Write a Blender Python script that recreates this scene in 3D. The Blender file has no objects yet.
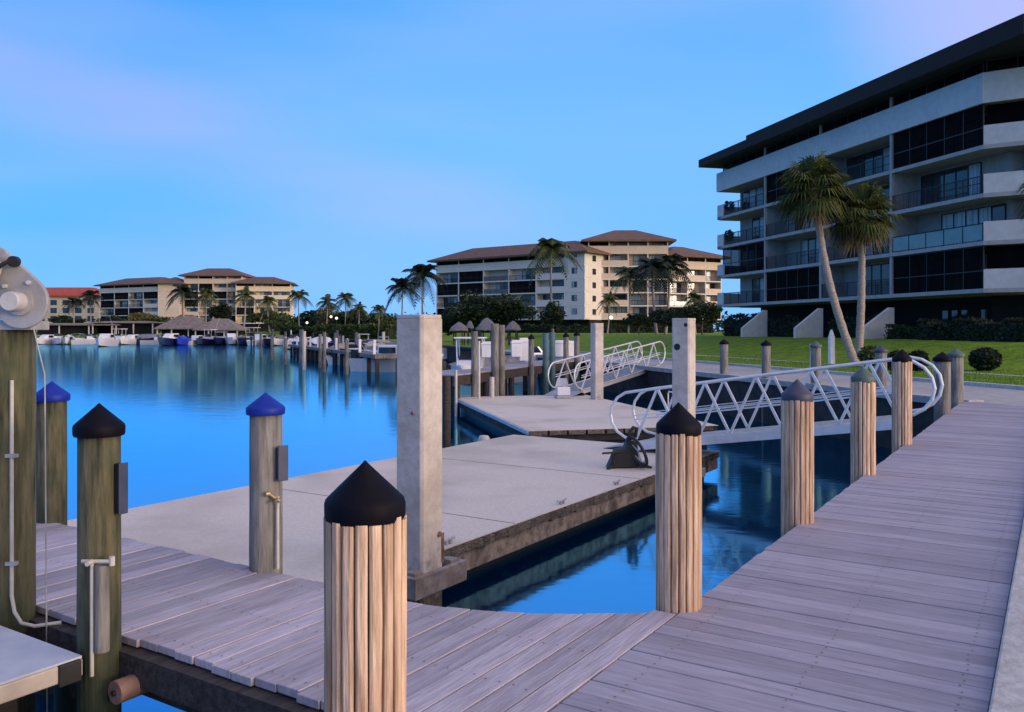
import bpy, bmesh, math, random
from mathutils import Vector, Matrix
R = math.radians
rnd = random.Random(7)
SC = bpy.context.scene
COL = SC.collection
WATER = -1.42
DOCK = -0.9
F = 846.0
HZ = 330.0

# ------------------------------------------------------------------ frames
AP = R(57.2)      # boardwalk frame: local x along the boardwalk (U), local y to its left (V)
AE = R(13.7)      # seawall / building frame: local x inland (a), local y along the seawall (b)
def rot2(x, y, a): return (x*math.cos(a)-y*math.sin(a), x*math.sin(a)+y*math.cos(a))
def PW(u, v, z=0.0): x, y = rot2(u, v, AP); return (x, y, z)
def EW(a, b, z=0.0): x, y = rot2(a, b, AE); return (x, y, z)
SHORE = [EW(14.7,-14)[:2], EW(14.7,66)[:2], (-9,92), (-24,138), (-48,172), (-74,192), (-130,197), (-185,192), (-330,260), (-2600,900)]
def gz(x, y):
    """height of the lawn: flat by the water, about a metre higher farther in"""
    best = 1e9; p = Vector((x,y))
    for i in range(len(SHORE)-1):
        a = Vector(SHORE[i]); b = Vector(SHORE[i+1]); d = b-a
        t = max(0, min(1, (p-a).dot(d)/d.dot(d))); best = min(best, (p-a-d*t).length)
    k = max(0, min(1, (best-10.8)/11.0)); return -.05+1.08*k*k*(3-2*k)
def at(px, d, z=0.0):
    x = (px-512.0)/F*d
    if z == -.03: z = max(0, gz(x, d))-.03
    return (x, d, z)

# ------------------------------------------------------------------ materials
def newmat(name):
    m = bpy.data.materials.new(name); m.use_nodes = True
    nt = m.node_tree; nt.nodes.clear()
    out = nt.nodes.new('ShaderNodeOutputMaterial')
    b = nt.nodes.new('ShaderNodeBsdfPrincipled')
    nt.links.new(b.outputs[0], out.inputs[0])
    return m, nt, b
def N(nt, t, **kw):
    n = nt.nodes.new(t)
    for k, v in kw.items(): setattr(n, k, v)
    return n
def surf(name, c1, c2, rough=0.7, scale=4.0, stretch=(1,1,1), detail=6, island=0.0, bump=0.0, bscale=None,
         metal=0.0, stain=None, stain_scale=0.6, stain_amt=0.5, spec=0.5, zstain=None, lo=0.35, hi=0.65, coat=0.0, hue=0.0):
    """two-tone noise surface, optional per-island variation, stains and bump"""
    m, nt, b = newmat(name)
    L = nt.links.new
    tc = N(nt, 'ShaderNodeTexCoord'); mp = N(nt, 'ShaderNodeMapping')
    mp.inputs['Scale'].default_value = stretch
    L(tc.outputs['Object'], mp.inputs['Vector'])
    vec = mp.outputs[0]
    if island:
        g = N(nt, 'ShaderNodeNewGeometry')
        mul = N(nt, 'ShaderNodeMath', operation='MULTIPLY'); mul.inputs[1].default_value = 37.0
        L(g.outputs['Random Per Island'], mul.inputs[0])
        ad = N(nt, 'ShaderNodeVectorMath', operation='ADD')
        L(vec, ad.inputs[0]); L(mul.outputs[0], ad.inputs[1]); vec = ad.outputs[0]
    no = N(nt, 'ShaderNodeTexNoise'); no.inputs['Scale'].default_value = scale
    no.inputs['Detail'].default_value = detail; no.inputs['Roughness'].default_value = 0.62
    L(vec, no.inputs['Vector'])
    cr = N(nt, 'ShaderNodeValToRGB')
    cr.color_ramp.elements[0].position = lo; cr.color_ramp.elements[0].color = (*c1, 1)
    cr.color_ramp.elements[1].position = hi; cr.color_ramp.elements[1].color = (*c2, 1)
    L(no.outputs['Fac'], cr.inputs[0])
    col = cr.outputs[0]
    if stain:
        n2 = N(nt, 'ShaderNodeTexNoise'); n2.inputs['Scale'].default_value = stain_scale
        n2.inputs['Detail'].default_value = 5
        L(tc.outputs['Object'], n2.inputs['Vector'])
        mr = N(nt, 'ShaderNodeMapRange'); mr.inputs[1].default_value = 0.48; mr.inputs[2].default_value = 0.68
        mr.inputs[3].default_value = 0; mr.inputs[4].default_value = stain_amt
        L(n2.outputs['Fac'], mr.inputs[0])
        mx = N(nt, 'ShaderNodeMix', data_type='RGBA'); mx.inputs[7].default_value = (*stain, 1)
        L(mr.outputs[0], mx.inputs[0]); L(col, mx.inputs[6]); col = mx.outputs[2]
    if zstain:   # (colour, z_low, z_high): growth that climbs from the waterline with a ragged edge
        sp = N(nt, 'ShaderNodeSeparateXYZ'); L(tc.outputs['Object'], sp.inputs[0])
        n3 = N(nt, 'ShaderNodeTexNoise'); n3.inputs['Scale'].default_value = 9
        L(tc.outputs['Object'], n3.inputs['Vector'])
        ma = N(nt, 'ShaderNodeMath', operation='MULTIPLY_ADD'); ma.inputs[1].default_value = 0.8; 
        L(n3.outputs['Fac'], ma.inputs[0]); L(sp.outputs[2], ma.inputs[2])
        mr = N(nt, 'ShaderNodeMapRange'); mr.inputs[1].default_value = zstain[1]+0.4; mr.inputs[2].default_value = zstain[2]+0.4
        mr.inputs[3].default_value = 1; mr.inputs[4].default_value = 0
        L(ma.outputs[0], mr.inputs[0])
        mx = N(nt, 'ShaderNodeMix', data_type='RGBA'); mx.inputs[7].default_value = (*zstain[0], 1)
        L(mr.outputs[0], mx.inputs[0]); L(col, mx.inputs[6]); col = mx.outputs[2]
    if island:
        hs = N(nt, 'ShaderNodeHueSaturation')
        mr = N(nt, 'ShaderNodeMapRange'); mr.inputs[3].default_value = 1-island; mr.inputs[4].default_value = 1+island
        L(g.outputs['Random Per Island'], mr.inputs[0]); L(mr.outputs[0], hs.inputs['Value'])
        if hue:
            m2 = N(nt, 'ShaderNodeMath', operation='MULTIPLY'); m2.inputs[1].default_value = 7.31
            fr = N(nt, 'ShaderNodeMath', operation='FRACT')
            L(g.outputs['Random Per Island'], m2.inputs[0]); L(m2.outputs[0], fr.inputs[0])
            mh = N(nt, 'ShaderNodeMapRange'); mh.inputs[3].default_value = .5-hue; mh.inputs[4].default_value = .5+hue
            L(fr.outputs[0], mh.inputs[0]); L(mh.outputs[0], hs.inputs['Hue'])
        L(col, hs.inputs['Color']); col = hs.outputs[0]
    L(col, b.inputs['Base Color'])
    b.inputs['Roughness'].default_value = rough; b.inputs['Metallic'].default_value = metal
    b.inputs['Specular IOR Level'].default_value = spec
    if coat: b.inputs['Coat Weight'].default_value = coat
    if bump:
        nb = N(nt, 'ShaderNodeTexNoise'); nb.inputs['Scale'].default_value = bscale or scale*2
        nb.inputs['Detail'].default_value = 5
        L(vec, nb.inputs['Vector'])
        bp = N(nt, 'ShaderNodeBump'); bp.inputs['Strength'].default_value = bump; bp.inputs['Distance'].default_value = 0.02
        L(nb.outputs['Fac'], bp.inputs['Height']); L(bp.outputs[0], b.inputs['Normal'])
    return m
def leafmat(name, c1, c2, scale=0.5):
    m = surf(name, c1, c2, rough=0.6, scale=scale, island=0.45, hue=0.03, spec=0.25, detail=3)
    nt = m.node_tree
    b = [n for n in nt.nodes if n.type == 'BSDF_PRINCIPLED'][0]
    out = [n for n in nt.nodes if n.type == 'OUTPUT_MATERIAL'][0]
    tr = N(nt, 'ShaderNodeBsdfTranslucent'); mx = N(nt, 'ShaderNodeMixShader'); mx.inputs[0].default_value = 0.25
    nt.links.new(b.inputs['Base Color'].links[0].from_socket, tr.inputs[0])
    nt.links.new(b.outputs[0], mx.inputs[1]); nt.links.new(tr.outputs[0], mx.inputs[2]); nt.links.new(mx.outputs[0], out.inputs[0])
    return m

M = {}
M['plank'] = surf('weathered_plank', (.32,.285,.315), (.46,.42,.455), rough=.72, scale=2.6, stretch=(1.2,12,6), island=.24, bump=.25, stain=(.20,.175,.19), stain_scale=.9, stain_amt=.4)
M['plank_x'] = surf('weathered_plank_cross', (.27,.25,.295), (.365,.345,.40), rough=.72, scale=2.6, stretch=(12,1.2,6), island=.15, bump=.2, stain=(.22,.20,.235), stain_scale=.8, stain_amt=.4)
M['batten'] = surf('piling_batten_wood', (.36,.225,.135), (.72,.53,.37), rough=.75, scale=3.0, stretch=(9,9,.9), island=.24, bump=.5, stain=(.30,.14,.09), stain_scale=2.2, stain_amt=.4, zstain=((.05,.055,.035),-1.1,-.5))
M['core'] = surf('piling_core', (.02,.015,.012), (.05,.04,.03), rough=.9)
M['mossy'] = surf('mossy_piling_wood', (.018,.026,.010), (.15,.135,.072), rough=.85, scale=2.6, stretch=(6,6,.8), bump=.7, stain=(.035,.055,.022), stain_scale=2.5, stain_amt=.8, zstain=((.02,.03,.018),-.9,.5))
M['greypost'] = surf('grey_piling_wood', (.10,.10,.09), (.27,.26,.24), rough=.85, scale=2.6, stretch=(6,6,.8), bump=.6, stain=(.05,.065,.04), stain_scale=1.6, stain_amt=.6)
M['beam'] = surf('creosote_beam', (.015,.013,.012), (.06,.05,.045), rough=.85, scale=5, stretch=(1,5,5), bump=.4)
M['cap_dark'] = surf('navy_cap_plastic', (.002,.002,.005), (.004,.004,.010), rough=.6, scale=9, spec=.12)
M['cap_blue'] = surf('blue_cap_plastic', (.004,.02,.24), (.008,.03,.32), rough=.5, scale=9, spec=.25)
M['cap_green'] = surf('faded_green_cap', (.05,.09,.08), (.09,.13,.12), rough=.6, scale=9)
M['cap_slate'] = surf('slate_blue_cap', (.03,.035,.07), (.05,.055,.10), rough=.55, scale=9)
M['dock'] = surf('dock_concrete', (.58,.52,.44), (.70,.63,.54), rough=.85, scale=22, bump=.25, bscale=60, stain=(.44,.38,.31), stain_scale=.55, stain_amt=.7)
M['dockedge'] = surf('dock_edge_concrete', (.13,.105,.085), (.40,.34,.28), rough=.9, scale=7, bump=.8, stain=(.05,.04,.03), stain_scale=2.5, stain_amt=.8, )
M['rub'] = surf('dock_rub_rail', (.04,.035,.03), (.20,.17,.145), rough=.9, scale=9, stretch=(1,6,6), bump=.8, island=.3)
M['pile'] = surf('concrete_pile', (.47,.43,.39), (.60,.555,.51), rough=.85, scale=9, bump=.35, stain=(.30,.25,.21), stain_scale=1.4, stain_amt=.5, zstain=((.10,.085,.06),-1.3,-.8))
M['rust'] = surf('rusty_steel', (.09,.05,.035), (.30,.20,.16), rough=.85, scale=8, bump=.4)
M['collar'] = surf('galvanised_collar', (.16,.14,.13), (.33,.30,.28), rough=.7, scale=7, bump=.3, stain=(.20,.11,.07), stain_scale=3, stain_amt=.5)
M['alu'] = surf('brushed_aluminium', (.62,.63,.64), (.76,.77,.78), rough=.42, scale=5, metal=.35)
M['galv'] = surf('galvanised_plate', (.30,.30,.30), (.46,.46,.46), rough=.55, scale=6, metal=.3, bump=.1)
M['motor'] = surf('grey_motor_paint', (.42,.42,.43), (.55,.55,.56), rough=.5, scale=7)
M['black'] = surf('black_rubber', (.006,.006,.007), (.016,.016,.018), rough=.6, scale=7)
M['pvc'] = surf('white_pvc', (.44,.42,.36), (.58,.56,.50), rough=.45, scale=6)
M['white'] = surf('white_gelcoat', (.70,.71,.72), (.80,.80,.81), rough=.3, scale=3)
M['boxwhite'] = surf('white_dock_box', (.72,.73,.74), (.82,.82,.83), rough=.4, scale=3)
M['navy'] = surf('navy_gelcoat', (.008,.012,.06), (.015,.02,.09), rough=.25, scale=3)
M['royal'] = surf('royal_blue_canvas', (.01,.03,.40), (.02,.06,.60), rough=.6, scale=3)
M['canvas'] = surf('grey_canvas', (.10,.10,.12), (.22,.22,.24), rough=.8, scale=3)
M['tan'] = surf('tan_canvas', (.30,.26,.22), (.42,.37,.32), rough=.8, scale=3)
M['tint'] = surf('tinted_windscreen', (.01,.015,.02), (.03,.035,.045), rough=.1, scale=3)
M['platform'] = surf('platform_top', (.42,.46,.52), (.56,.60,.66), rough=.5, scale=3, stain=(.32,.36,.42), stain_scale=1.2, stain_amt=.5)
M['platedge'] = surf('platform_edge', (.42,.37,.30), (.56,.50,.42), rough=.6, scale=5)
M['kerb'] = surf('kerb_concrete', (.36,.36,.34), (.50,.50,.48), rough=.85, scale=9, bump=.4, stain=(.24,.26,.25), stain_scale=1.1, stain_amt=.6)
M['paving'] = surf('promenade_concrete', (.30,.30,.29), (.42,.41,.40), rough=.85, scale=3, bump=.2, stain=(.24,.23,.22), stain_scale=.4, stain_amt=.5)
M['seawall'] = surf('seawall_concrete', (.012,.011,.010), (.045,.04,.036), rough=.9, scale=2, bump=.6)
M['stucco'] = surf('cream_stucco', (.60,.55,.49), (.70,.65,.58), rough=.9, scale=2.5, bump=.15, bscale=40, stain=(.50,.45,.40), stain_scale=.25, stain_amt=.4)
M['stucco2'] = surf('beige_stucco', (.56,.44,.33), (.66,.53,.40), rough=.9, scale=1.5, stain=(.46,.38,.30), stain_scale=.15, stain_amt=.4)
M['slab'] = surf('painted_slab', (.55,.54,.52), (.66,.65,.63), rough=.85, scale=2)
M['stuccoshade'] = surf('shaded_grey_stucco', (.25,.26,.26), (.33,.335,.33), rough=.9, scale=2.5, bump=.15, bscale=40, stain=(.24,.245,.245), stain_scale=.25, stain_amt=.5)  # near building's stucco with the shade of its balcony recesses put into the colour
M['stuccolit'] = surf('lit_grey_stucco', (.50,.515,.52), (.60,.60,.595), rough=.9, scale=2.5, bump=.15, bscale=40, stain=(.40,.41,.41), stain_scale=.3, stain_amt=.55)  # lighter copy of that stucco for exposed parapets and band, light in the colour
M['slabg'] = surf('grey_painted_slab', (.30,.30,.31), (.38,.38,.385), rough=.85, scale=2)
M['screen_or_shade'] = surf('recess_shade_panel', (.002,.002,.003), (.005,.005,.006), rough=.8, scale=1.2, spec=.06)  # near-black, paints the shade inside the corner balconies
M['bronze'] = surf('bronze_frame', (.008,.008,.009), (.018,.017,.016), rough=.5, scale=4, spec=.3)
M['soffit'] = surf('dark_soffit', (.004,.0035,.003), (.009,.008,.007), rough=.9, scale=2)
M['glassd'] = surf('dark_window_glass', (.010,.016,.020), (.03,.05,.06), rough=.07, scale=.6, spec=.6)
M['curtain'] = surf('curtained_window_glass', (.17,.24,.27), (.40,.46,.48), rough=.25, scale=1.1, stretch=(9,9,.3), lo=.42, hi=.58)
M['glassrail'] = surf('teal_glass_panel', (.10,.20,.21), (.15,.27,.28), rough=.15, scale=.8)
M['grailing'] = surf('grey_mesh_railing', (.09,.09,.10), (.13,.13,.14), rough=.7, scale=2)
M['tile'] = surf('brown_roof_tile', (.085,.048,.032), (.17,.10,.07), rough=.85, scale=1.2, stretch=(1,1,6), bump=.6, bscale=3)
M['tiledark'] = surf('dark_fascia', (.003,.0025,.0025), (.008,.006,.006), rough=.85, scale=2)
M['redtile'] = surf('red_roof_tile', (.30,.045,.03), (.45,.08,.05), rough=.8, scale=1.2, bump=.4)
M['yellow'] = surf('pale_yellow_stucco', (.62,.50,.34), (.72,.60,.42), rough=.9, scale=.6)
M['thatch'] = surf('grey_thatch', (.14,.13,.125), (.30,.28,.27), rough=.95, scale=4, stretch=(4,4,1), bump=.8)
M['shingle'] = surf('grey_shingle', (.15,.125,.115), (.25,.215,.20), rough=.9, scale=1.5, bump=.5)
M['bark'] = surf('palm_bark', (.20,.17,.15), (.42,.37,.33), rough=.9, scale=3, stretch=(2,2,9), bump=.8)
M['barkd'] = surf('dark_bark', (.05,.04,.03), (.13,.11,.09), rough=.9, scale=4, bump=.8)
M['sabal'] = leafmat('sabal_leaf', (.028,.052,.013), (.095,.115,.028))
M['sabald'] = leafmat('dead_palm_leaf', (.10,.065,.03), (.20,.14,.07))
M['coco'] = leafmat('coconut_leaf', (.008,.018,.014), (.03,.05,.03))
M['palmg'] = leafmat('green_palm_leaf', (.035,.055,.02), (.12,.14,.05))
M['leafd'] = leafmat('dark_foliage', (.010,.022,.010), (.035,.06,.022))
M['leafm'] = leafmat('mid_foliage', (.03,.055,.015), (.09,.12,.035))
M['leafy'] = leafmat('olive_foliage', (.10,.10,.03), (.22,.20,.06))
M['hedge'] = leafmat('hedge_foliage', (.012,.028,.010), (.03,.07,.02))
M['bushd'] = leafmat('bush_foliage', (.010,.020,.012), (.03,.05,.025))
M['ltgrn'] = surf('pale_green_paint', (.20,.32,.28), (.28,.40,.36), rough=.5)
M['brass'] = surf('brass_fitting', (.35,.25,.12), (.5,.38,.2), rough=.4, metal=.8)
M['log'] = surf('sawn_log_end', (.16,.09,.07), (.33,.20,.15), rough=.85, scale=6, bump=.4)
M['bluebox'] = surf('dark_blue_box', (.02,.03,.07), (.04,.05,.10), rough=.5)
M['teal'] = surf('teal_post', (.05,.12,.13), (.09,.17,.18), rough=.7)

# lawn: blades and clumps of two greens
def lawnmat():
    m = surf('lawn_grass', (.085,.16,.012), (.22,.33,.032), rough=.95, scale=1.6, detail=10, bump=1.0, bscale=30, stain=(.17,.20,.04), stain_scale=.18, stain_amt=.5, spec=.1)
    return m
M['lawn'] = lawnmat()
M['blade'] = leafmat('grass_blade', (.06,.15,.012), (.17,.30,.03))

def watermat():
    m, nt, b = newmat('harbour_water'); L = nt.links.new
    out = [n for n in nt.nodes if n.type == 'OUTPUT_MATERIAL'][0]
    nt.nodes.remove(b)
    tc = N(nt, 'ShaderNodeTexCoord')
    def wave(sc, st, det):
        mp = N(nt, 'ShaderNodeMapping'); mp.inputs['Scale'].default_value = st; mp.inputs['Rotation'].default_value = (0,0,R(20))
        L(tc.outputs['Object'], mp.inputs[0])
        n = N(nt, 'ShaderNodeTexNoise'); n.inputs['Scale'].default_value = sc; n.inputs['Detail'].default_value = det
        L(mp.outputs[0], n.inputs['Vector']); return n.outputs['Fac']
    w1 = wave(.9, (1,1.6,1), 3); w2 = wave(4.0, (1,1.5,1), 2)
    ad = N(nt, 'ShaderNodeMath', operation='MULTIPLY_ADD'); ad.inputs[1].default_value = .25
    L(w2, ad.inputs[0]); L(w1, ad.inputs[2])
    bp = N(nt, 'ShaderNodeBump'); bp.inputs['Strength'].default_value = .022; bp.inputs['Distance'].default_value = .25
    L(ad.outputs[0], bp.inputs['Height'])
    gl = N(nt, 'ShaderNodeBsdfGlossy'); gl.inputs['Color'].default_value = (.29,.75,1,1); gl.inputs['Roughness'].default_value = .085
    df = N(nt, 'ShaderNodeBsdfDiffuse'); df.inputs['Color'].default_value = (.0,.014,.07,1)
    fr = N(nt, 'ShaderNodeFresnel'); fr.inputs['IOR'].default_value = 1.7
    L(bp.outputs[0], gl.inputs['Normal']); L(bp.outputs[0], fr.inputs['Normal'])
    mr = N(nt, 'ShaderNodeMapRange'); mr.inputs[1].default_value = 0; mr.inputs[2].default_value = .6
    mr.inputs[3].default_value = .42; mr.inputs[4].default_value = .98
    L(fr.outputs[0], mr.inputs[0])
    mx = N(nt, 'ShaderNodeMixShader'); L(mr.outputs[0], mx.inputs[0]); L(df.outputs[0], mx.inputs[1]); L(gl.outputs[0], mx.inputs[2])
    L(mx.outputs[0], out.inputs[0])
    return m
M['water'] = watermat()
def screenmat():
    m = surf('bronze_insect_screen', (.002,.002,.003), (.006,.006,.007), rough=.8, scale=1.2, spec=.06)
    nt = m.node_tree; b = [n for n in nt.nodes if n.type == 'BSDF_PRINCIPLED'][0]; out = [n for n in nt.nodes if n.type == 'OUTPUT_MATERIAL'][0]
    tr = N(nt, 'ShaderNodeBsdfTransparent'); mx = N(nt, 'ShaderNodeMixShader'); mx.inputs[0].default_value = .34
    nt.links.new(b.outputs[0], mx.inputs[1]); nt.links.new(tr.outputs[0], mx.inputs[2]); nt.links.new(mx.outputs[0], out.inputs[0]); return m
M['mesh'] = screenmat()
M['scrframe'] = surf('screen_frame_metal', (.014,.014,.014), (.024,.023,.022), rough=.5, scale=4, spec=.3)
def lampmat():
    m, nt, b = newmat('lit_lamp_globe')
    b.inputs['Base Color'].default_value = (.8,.75,.6,1)
    b.inputs['Emission Color'].default_value = (1,.86,.62,1); b.inputs['Emission Strength'].default_value = 1.3
    return m
M['lamp'] = lampmat()

# ------------------------------------------------------------------ mesh builder
class MB:
    def __init__(s): s.v = []; s.f = []
    def add(s, vs, fs):
        o = len(s.v); s.v += [tuple(v) for v in vs]; s.f += [tuple(i+o for i in f) for f in fs]; return s
    def box(s, x0, x1, y0, y1, z0, z1):
        vs = [(x0,y0,z0),(x1,y0,z0),(x1,y1,z0),(x0,y1,z0),(x0,y0,z1),(x1,y0,z1),(x1,y1,z1),(x0,y1,z1)]
        return s.add(vs, [(0,3,2,1),(4,5,6,7),(0,1,5,4),(1,2,6,5),(2,3,7,6),(3,0,4,7)])
    def prism(s, pts, z0, z1):
        n = len(pts)
        vs = [(p[0],p[1],z0) for p in pts]+[(p[0],p[1],z1) for p in pts]
        fs = [tuple(range(n-1,-1,-1)), tuple(range(n,2*n))]+[(i,(i+1)%n,n+(i+1)%n,n+i) for i in range(n)]
        return s.add(vs, fs)
    def prism_y(s, pts, y0, y1):   # polygon in x,z
        n = len(pts)
        vs = [(p[0],y0,p[1]) for p in pts]+[(p[0],y1,p[1]) for p in pts]
        fs = [tuple(range(n)), tuple(range(2*n-1,n-1,-1))]+[(i,n+i,n+(i+1)%n,(i+1)%n) for i in range(n)]
        return s.add(vs, fs)
    def bar(s, p, q, w, h=None, up=(0,0,1)):
        h = h or w; p = Vector(p); q = Vector(q); d = (q-p).normalized(); up = Vector(up)
        if abs(d.dot(up)) > .98: up = Vector((1,0,0))
        a = d.cross(up).normalized()*(w/2); b = a.cross(d).normalized()*(h/2)
        vs = [p-a-b,p+a-b,p+a+b,p-a+b,q-a-b,q+a-b,q+a+b,q-a+b]
        return s.add(vs, [(0,1,2,3),(7,6,5,4),(0,4,5,1),(1,5,6,2),(2,6,7,3),(3,7,4,0)])
    def tube(s, pts, r, n=8, cap=True):
        pts = [Vector(p) for p in pts]; k = len(pts)
        rs = r if isinstance(r, (list, tuple)) else [r]*k
        vs = []; prev = None
        for i in range(k):
            d = (pts[min(i+1,k-1)]-pts[max(i-1,0)]).normalized()
            if prev is None:
                u = Vector((0,0,1)) if abs(d.z) < .9 else Vector((1,0,0))
                a = d.cross(u).normalized()
            else:
                a = (prev - d*prev.dot(d)).normalized()
            prev = a; b = d.cross(a)
            for j in range(n):
                t = 2*math.pi*j/n
                vs.append(pts[i]+(a*math.cos(t)+b*math.sin(t))*rs[i])
        fs = [(i*n+j, i*n+(j+1)%n, (i+1)*n+(j+1)%n, (i+1)*n+j) for i in range(k-1) for j in range(n)]
        if cap: fs += [tuple(range(n-1,-1,-1)), tuple(range((k-1)*n, k*n))]
        return s.add(vs, fs)
    def lathe(s, prof, n=20, c=(0,0)):
        vs = []; k = len(prof)
        for r, z in prof:
            for j in range(n):
                t = 2*math.pi*j/n; vs.append((c[0]+r*math.cos(t), c[1]+r*math.sin(t), z))
        fs = [(i*n+j, i*n+(j+1)%n, (i+1)*n+(j+1)%n, (i+1)*n+j) for i in range(k-1) for j in range(n)]
        fs += [tuple(range(n-1,-1,-1)), tuple(range((k-1)*n, k*n))]
        return s.add(vs, fs)
    def quad(s, a, b, c, d): return s.add([a,b,c,d], [(0,1,2,3)])
    def build(s, name, mat, parent=None, loc=(0,0,0), rz=0, smooth=False, bevel=0):
        me = bpy.data.meshes.new(name)
        me.from_pydata([tuple(v) for v in s.v], [], s.f); me.materials.append(mat)
        if smooth:
            for p in me.polygons: p.use_smooth = True
        o = bpy.data.objects.new(name, me); COL.objects.link(o)
        o.location = loc; o.rotation_euler = (0,0,rz)
        if parent: o.parent = parent
        if bevel:
            bv = o.modifiers.new('bevel','BEVEL'); bv.width = bevel; bv.segments = 2; bv.limit_method = 'ANGLE'
        if smooth == 'auto':
            try: me.set_sharp_from_angle(angle=R(35))
            except Exception: pass
        return o

def tag(o, label=None, cat=None, group=None, kind=None):
    if label: o['label'] = label
    if cat: o['category'] = cat
    if group: o['group'] = group
    if kind: o['kind'] = kind
    return o
def thing(name, label, cat, loc=(0,0,0), rz=0.0, group=None):
    o = bpy.data.objects.new(name, None); COL.objects.link(o)
    o.empty_display_size = .3
    o.location = loc; o.rotation_euler = (0,0,rz)
    return tag(o, label, cat, group)
def kids(o): return [c for c in bpy.data.objects if c.parent == o]
def dup(root, loc, rz, label, group=None, scale=None):
    r = root.copy(); COL.objects.link(r); r.location = loc; r.rotation_euler = (0,0,rz)
    if scale: r.scale = (scale, scale, scale)
    r['label'] = label
    if group: r['group'] = group
    for ch in kids(root):
        c = ch.copy(); COL.objects.link(c); c.parent = r
        for g in kids(ch):
            d = g.copy(); COL.objects.link(d); d.parent = c
    return r

# ------------------------------------------------------------------ setting: land, water, paths
shore = [EW(14.7,-14), EW(14.7,66), (-9,92), (-24,138), (-48,172), (-74,192), (-130,197), (-185,192), (-330,260), (-2600,900),
         (-2600,2600),(2600,2600),(2600,-600),(0,-600)]
shore = [(p[0],p[1]) for p in shore]+[PW(-14,-.3)[:2], PW(19.9,-.3)[:2]]
# reorder so that the polygon is simple: the seawall starts where the boardwalk meets it
poly = [PW(19.9,-.3)[:2], EW(14.7,66)[:2]] + [s for s in shore[2:14]] + [PW(-14,-.3)[:2]]
bm = bmesh.new()
top = [bm.verts.new((x,y,-.03)) for x,y in poly]; bot = [bm.verts.new((x,y,-3.2)) for x,y in poly]
f = bm.faces.new(top); n = len(top)
if f.normal.z < 0: f.normal_flip()
for i in range(n): bm.faces.new((top[i],bot[i],bot[(i+1)%n],top[(i+1)%n]))
bmesh.ops.triangulate(bm, faces=[f]); bm.normal_update()
me = bpy.data.meshes.new('lawn'); bm.to_mesh(me); bm.free(); me.materials.append(M['lawn'])
o = bpy.data.objects.new('lawn', me); COL.objects.link(o); tag(o, kind='structure')

def inside(x, y):
    c = False; n_ = len(poly)
    for i in range(n_):
        (x1,y1),(x2,y2) = poly[i],poly[(i+1)%n_]
        if (y1 > y) != (y2 > y) and x < (x2-x1)*(y-y1)/(y2-y1)+x1: c = not c
    return c
m = MB(); grid = {}
xs = [i*2.5 for i in range(-10,40)]+[100+i*20 for i in range(20)]
xs = [-340+i*12 for i in range(26)]+[i*2.5-28 for i in range(52)]+[105+i*20 for i in range(20)]
ys = [-60+i*10 for i in range(6)]+[i*2.5 for i in range(42)]+[106+i*6 for i in range(70)]
for i, x in enumerate(xs):
    for j, y in enumerate(ys):
        if inside(x, y): grid[i,j] = len(m.v); m.v.append((x,y,gz(x,y)))
for i in range(len(xs)-1):
    for j in range(len(ys)-1):
        q = [(i,j),(i+1,j),(i+1,j+1),(i,j+1)]
        if all(k in grid for k in q) and max(m.v[grid[k]][2] for k in q) > -.045: m.f.append(tuple(grid[k] for k in q))
tag(m.build('lawn', M['lawn'], smooth=True), kind='structure')
w = MB(); w.quad((-3000,-300,WATER),(3000,-300,WATER),(3000,3000,WATER),(-3000,3000,WATER))
tag(w.build('water', M['water']), kind='structure')
sb = MB(); sb.quad((-3000,-300,-4),(3000,-300,-4),(3000,3000,-4),(-3000,3000,-4))

# seawall with a light cap along the promenade, and one round the far basin
sw = MB()
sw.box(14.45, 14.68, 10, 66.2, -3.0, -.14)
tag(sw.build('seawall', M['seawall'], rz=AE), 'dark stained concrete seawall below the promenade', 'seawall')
def strip(name, mat, a0, a1, b0, b1, z0, z1):
    tag(MB().box(a0,a1,b0,b1,z0,z1).build(name, mat, rz=AE), kind='structure')
strip('promenade', M['paving'], 14.35, 18.7, 12, 68, -.14, -.012)
strip('kerb', M['kerb'], 18.7, 18.95, 12, 68, -.14, .09)
strip('footpath', M['kerb'], 24.2, 24.75, 15, 70, -.1, -.018)
strip('kerb', M['kerb'], 14.35, 14.75, 15.9, 68, -.02, .03)
fw = MB()
pts = poly[1:9]
for i in range(len(pts)-1):
    p = Vector((*pts[i],0)); q = Vector((*pts[i+1],0)); d = (q-p).normalized(); nrm = Vector((-d.y,d.x,0))
    if nrm.y > 0: nrm = -nrm
    a = p+nrm*.05; b = q+nrm*.05
    fw.bar((a.x,a.y,-1.3),(b.x,b.y,-1.3), .3, 2.4); fw.bar((a.x,a.y,-.02),(b.x,b.y,-.02), .7, .16)
tag(fw.build('seawall', M['seawall']), 'low seawall edging the far side of the harbour basin', 'seawall')

# kerb slab at the right edge of the boardwalk
tag(MB().box(-6, 21.2, -.75, .235, -.4, .06).build('kerb', M['kerb'], rz=AP, bevel=.012), kind='structure')

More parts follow.
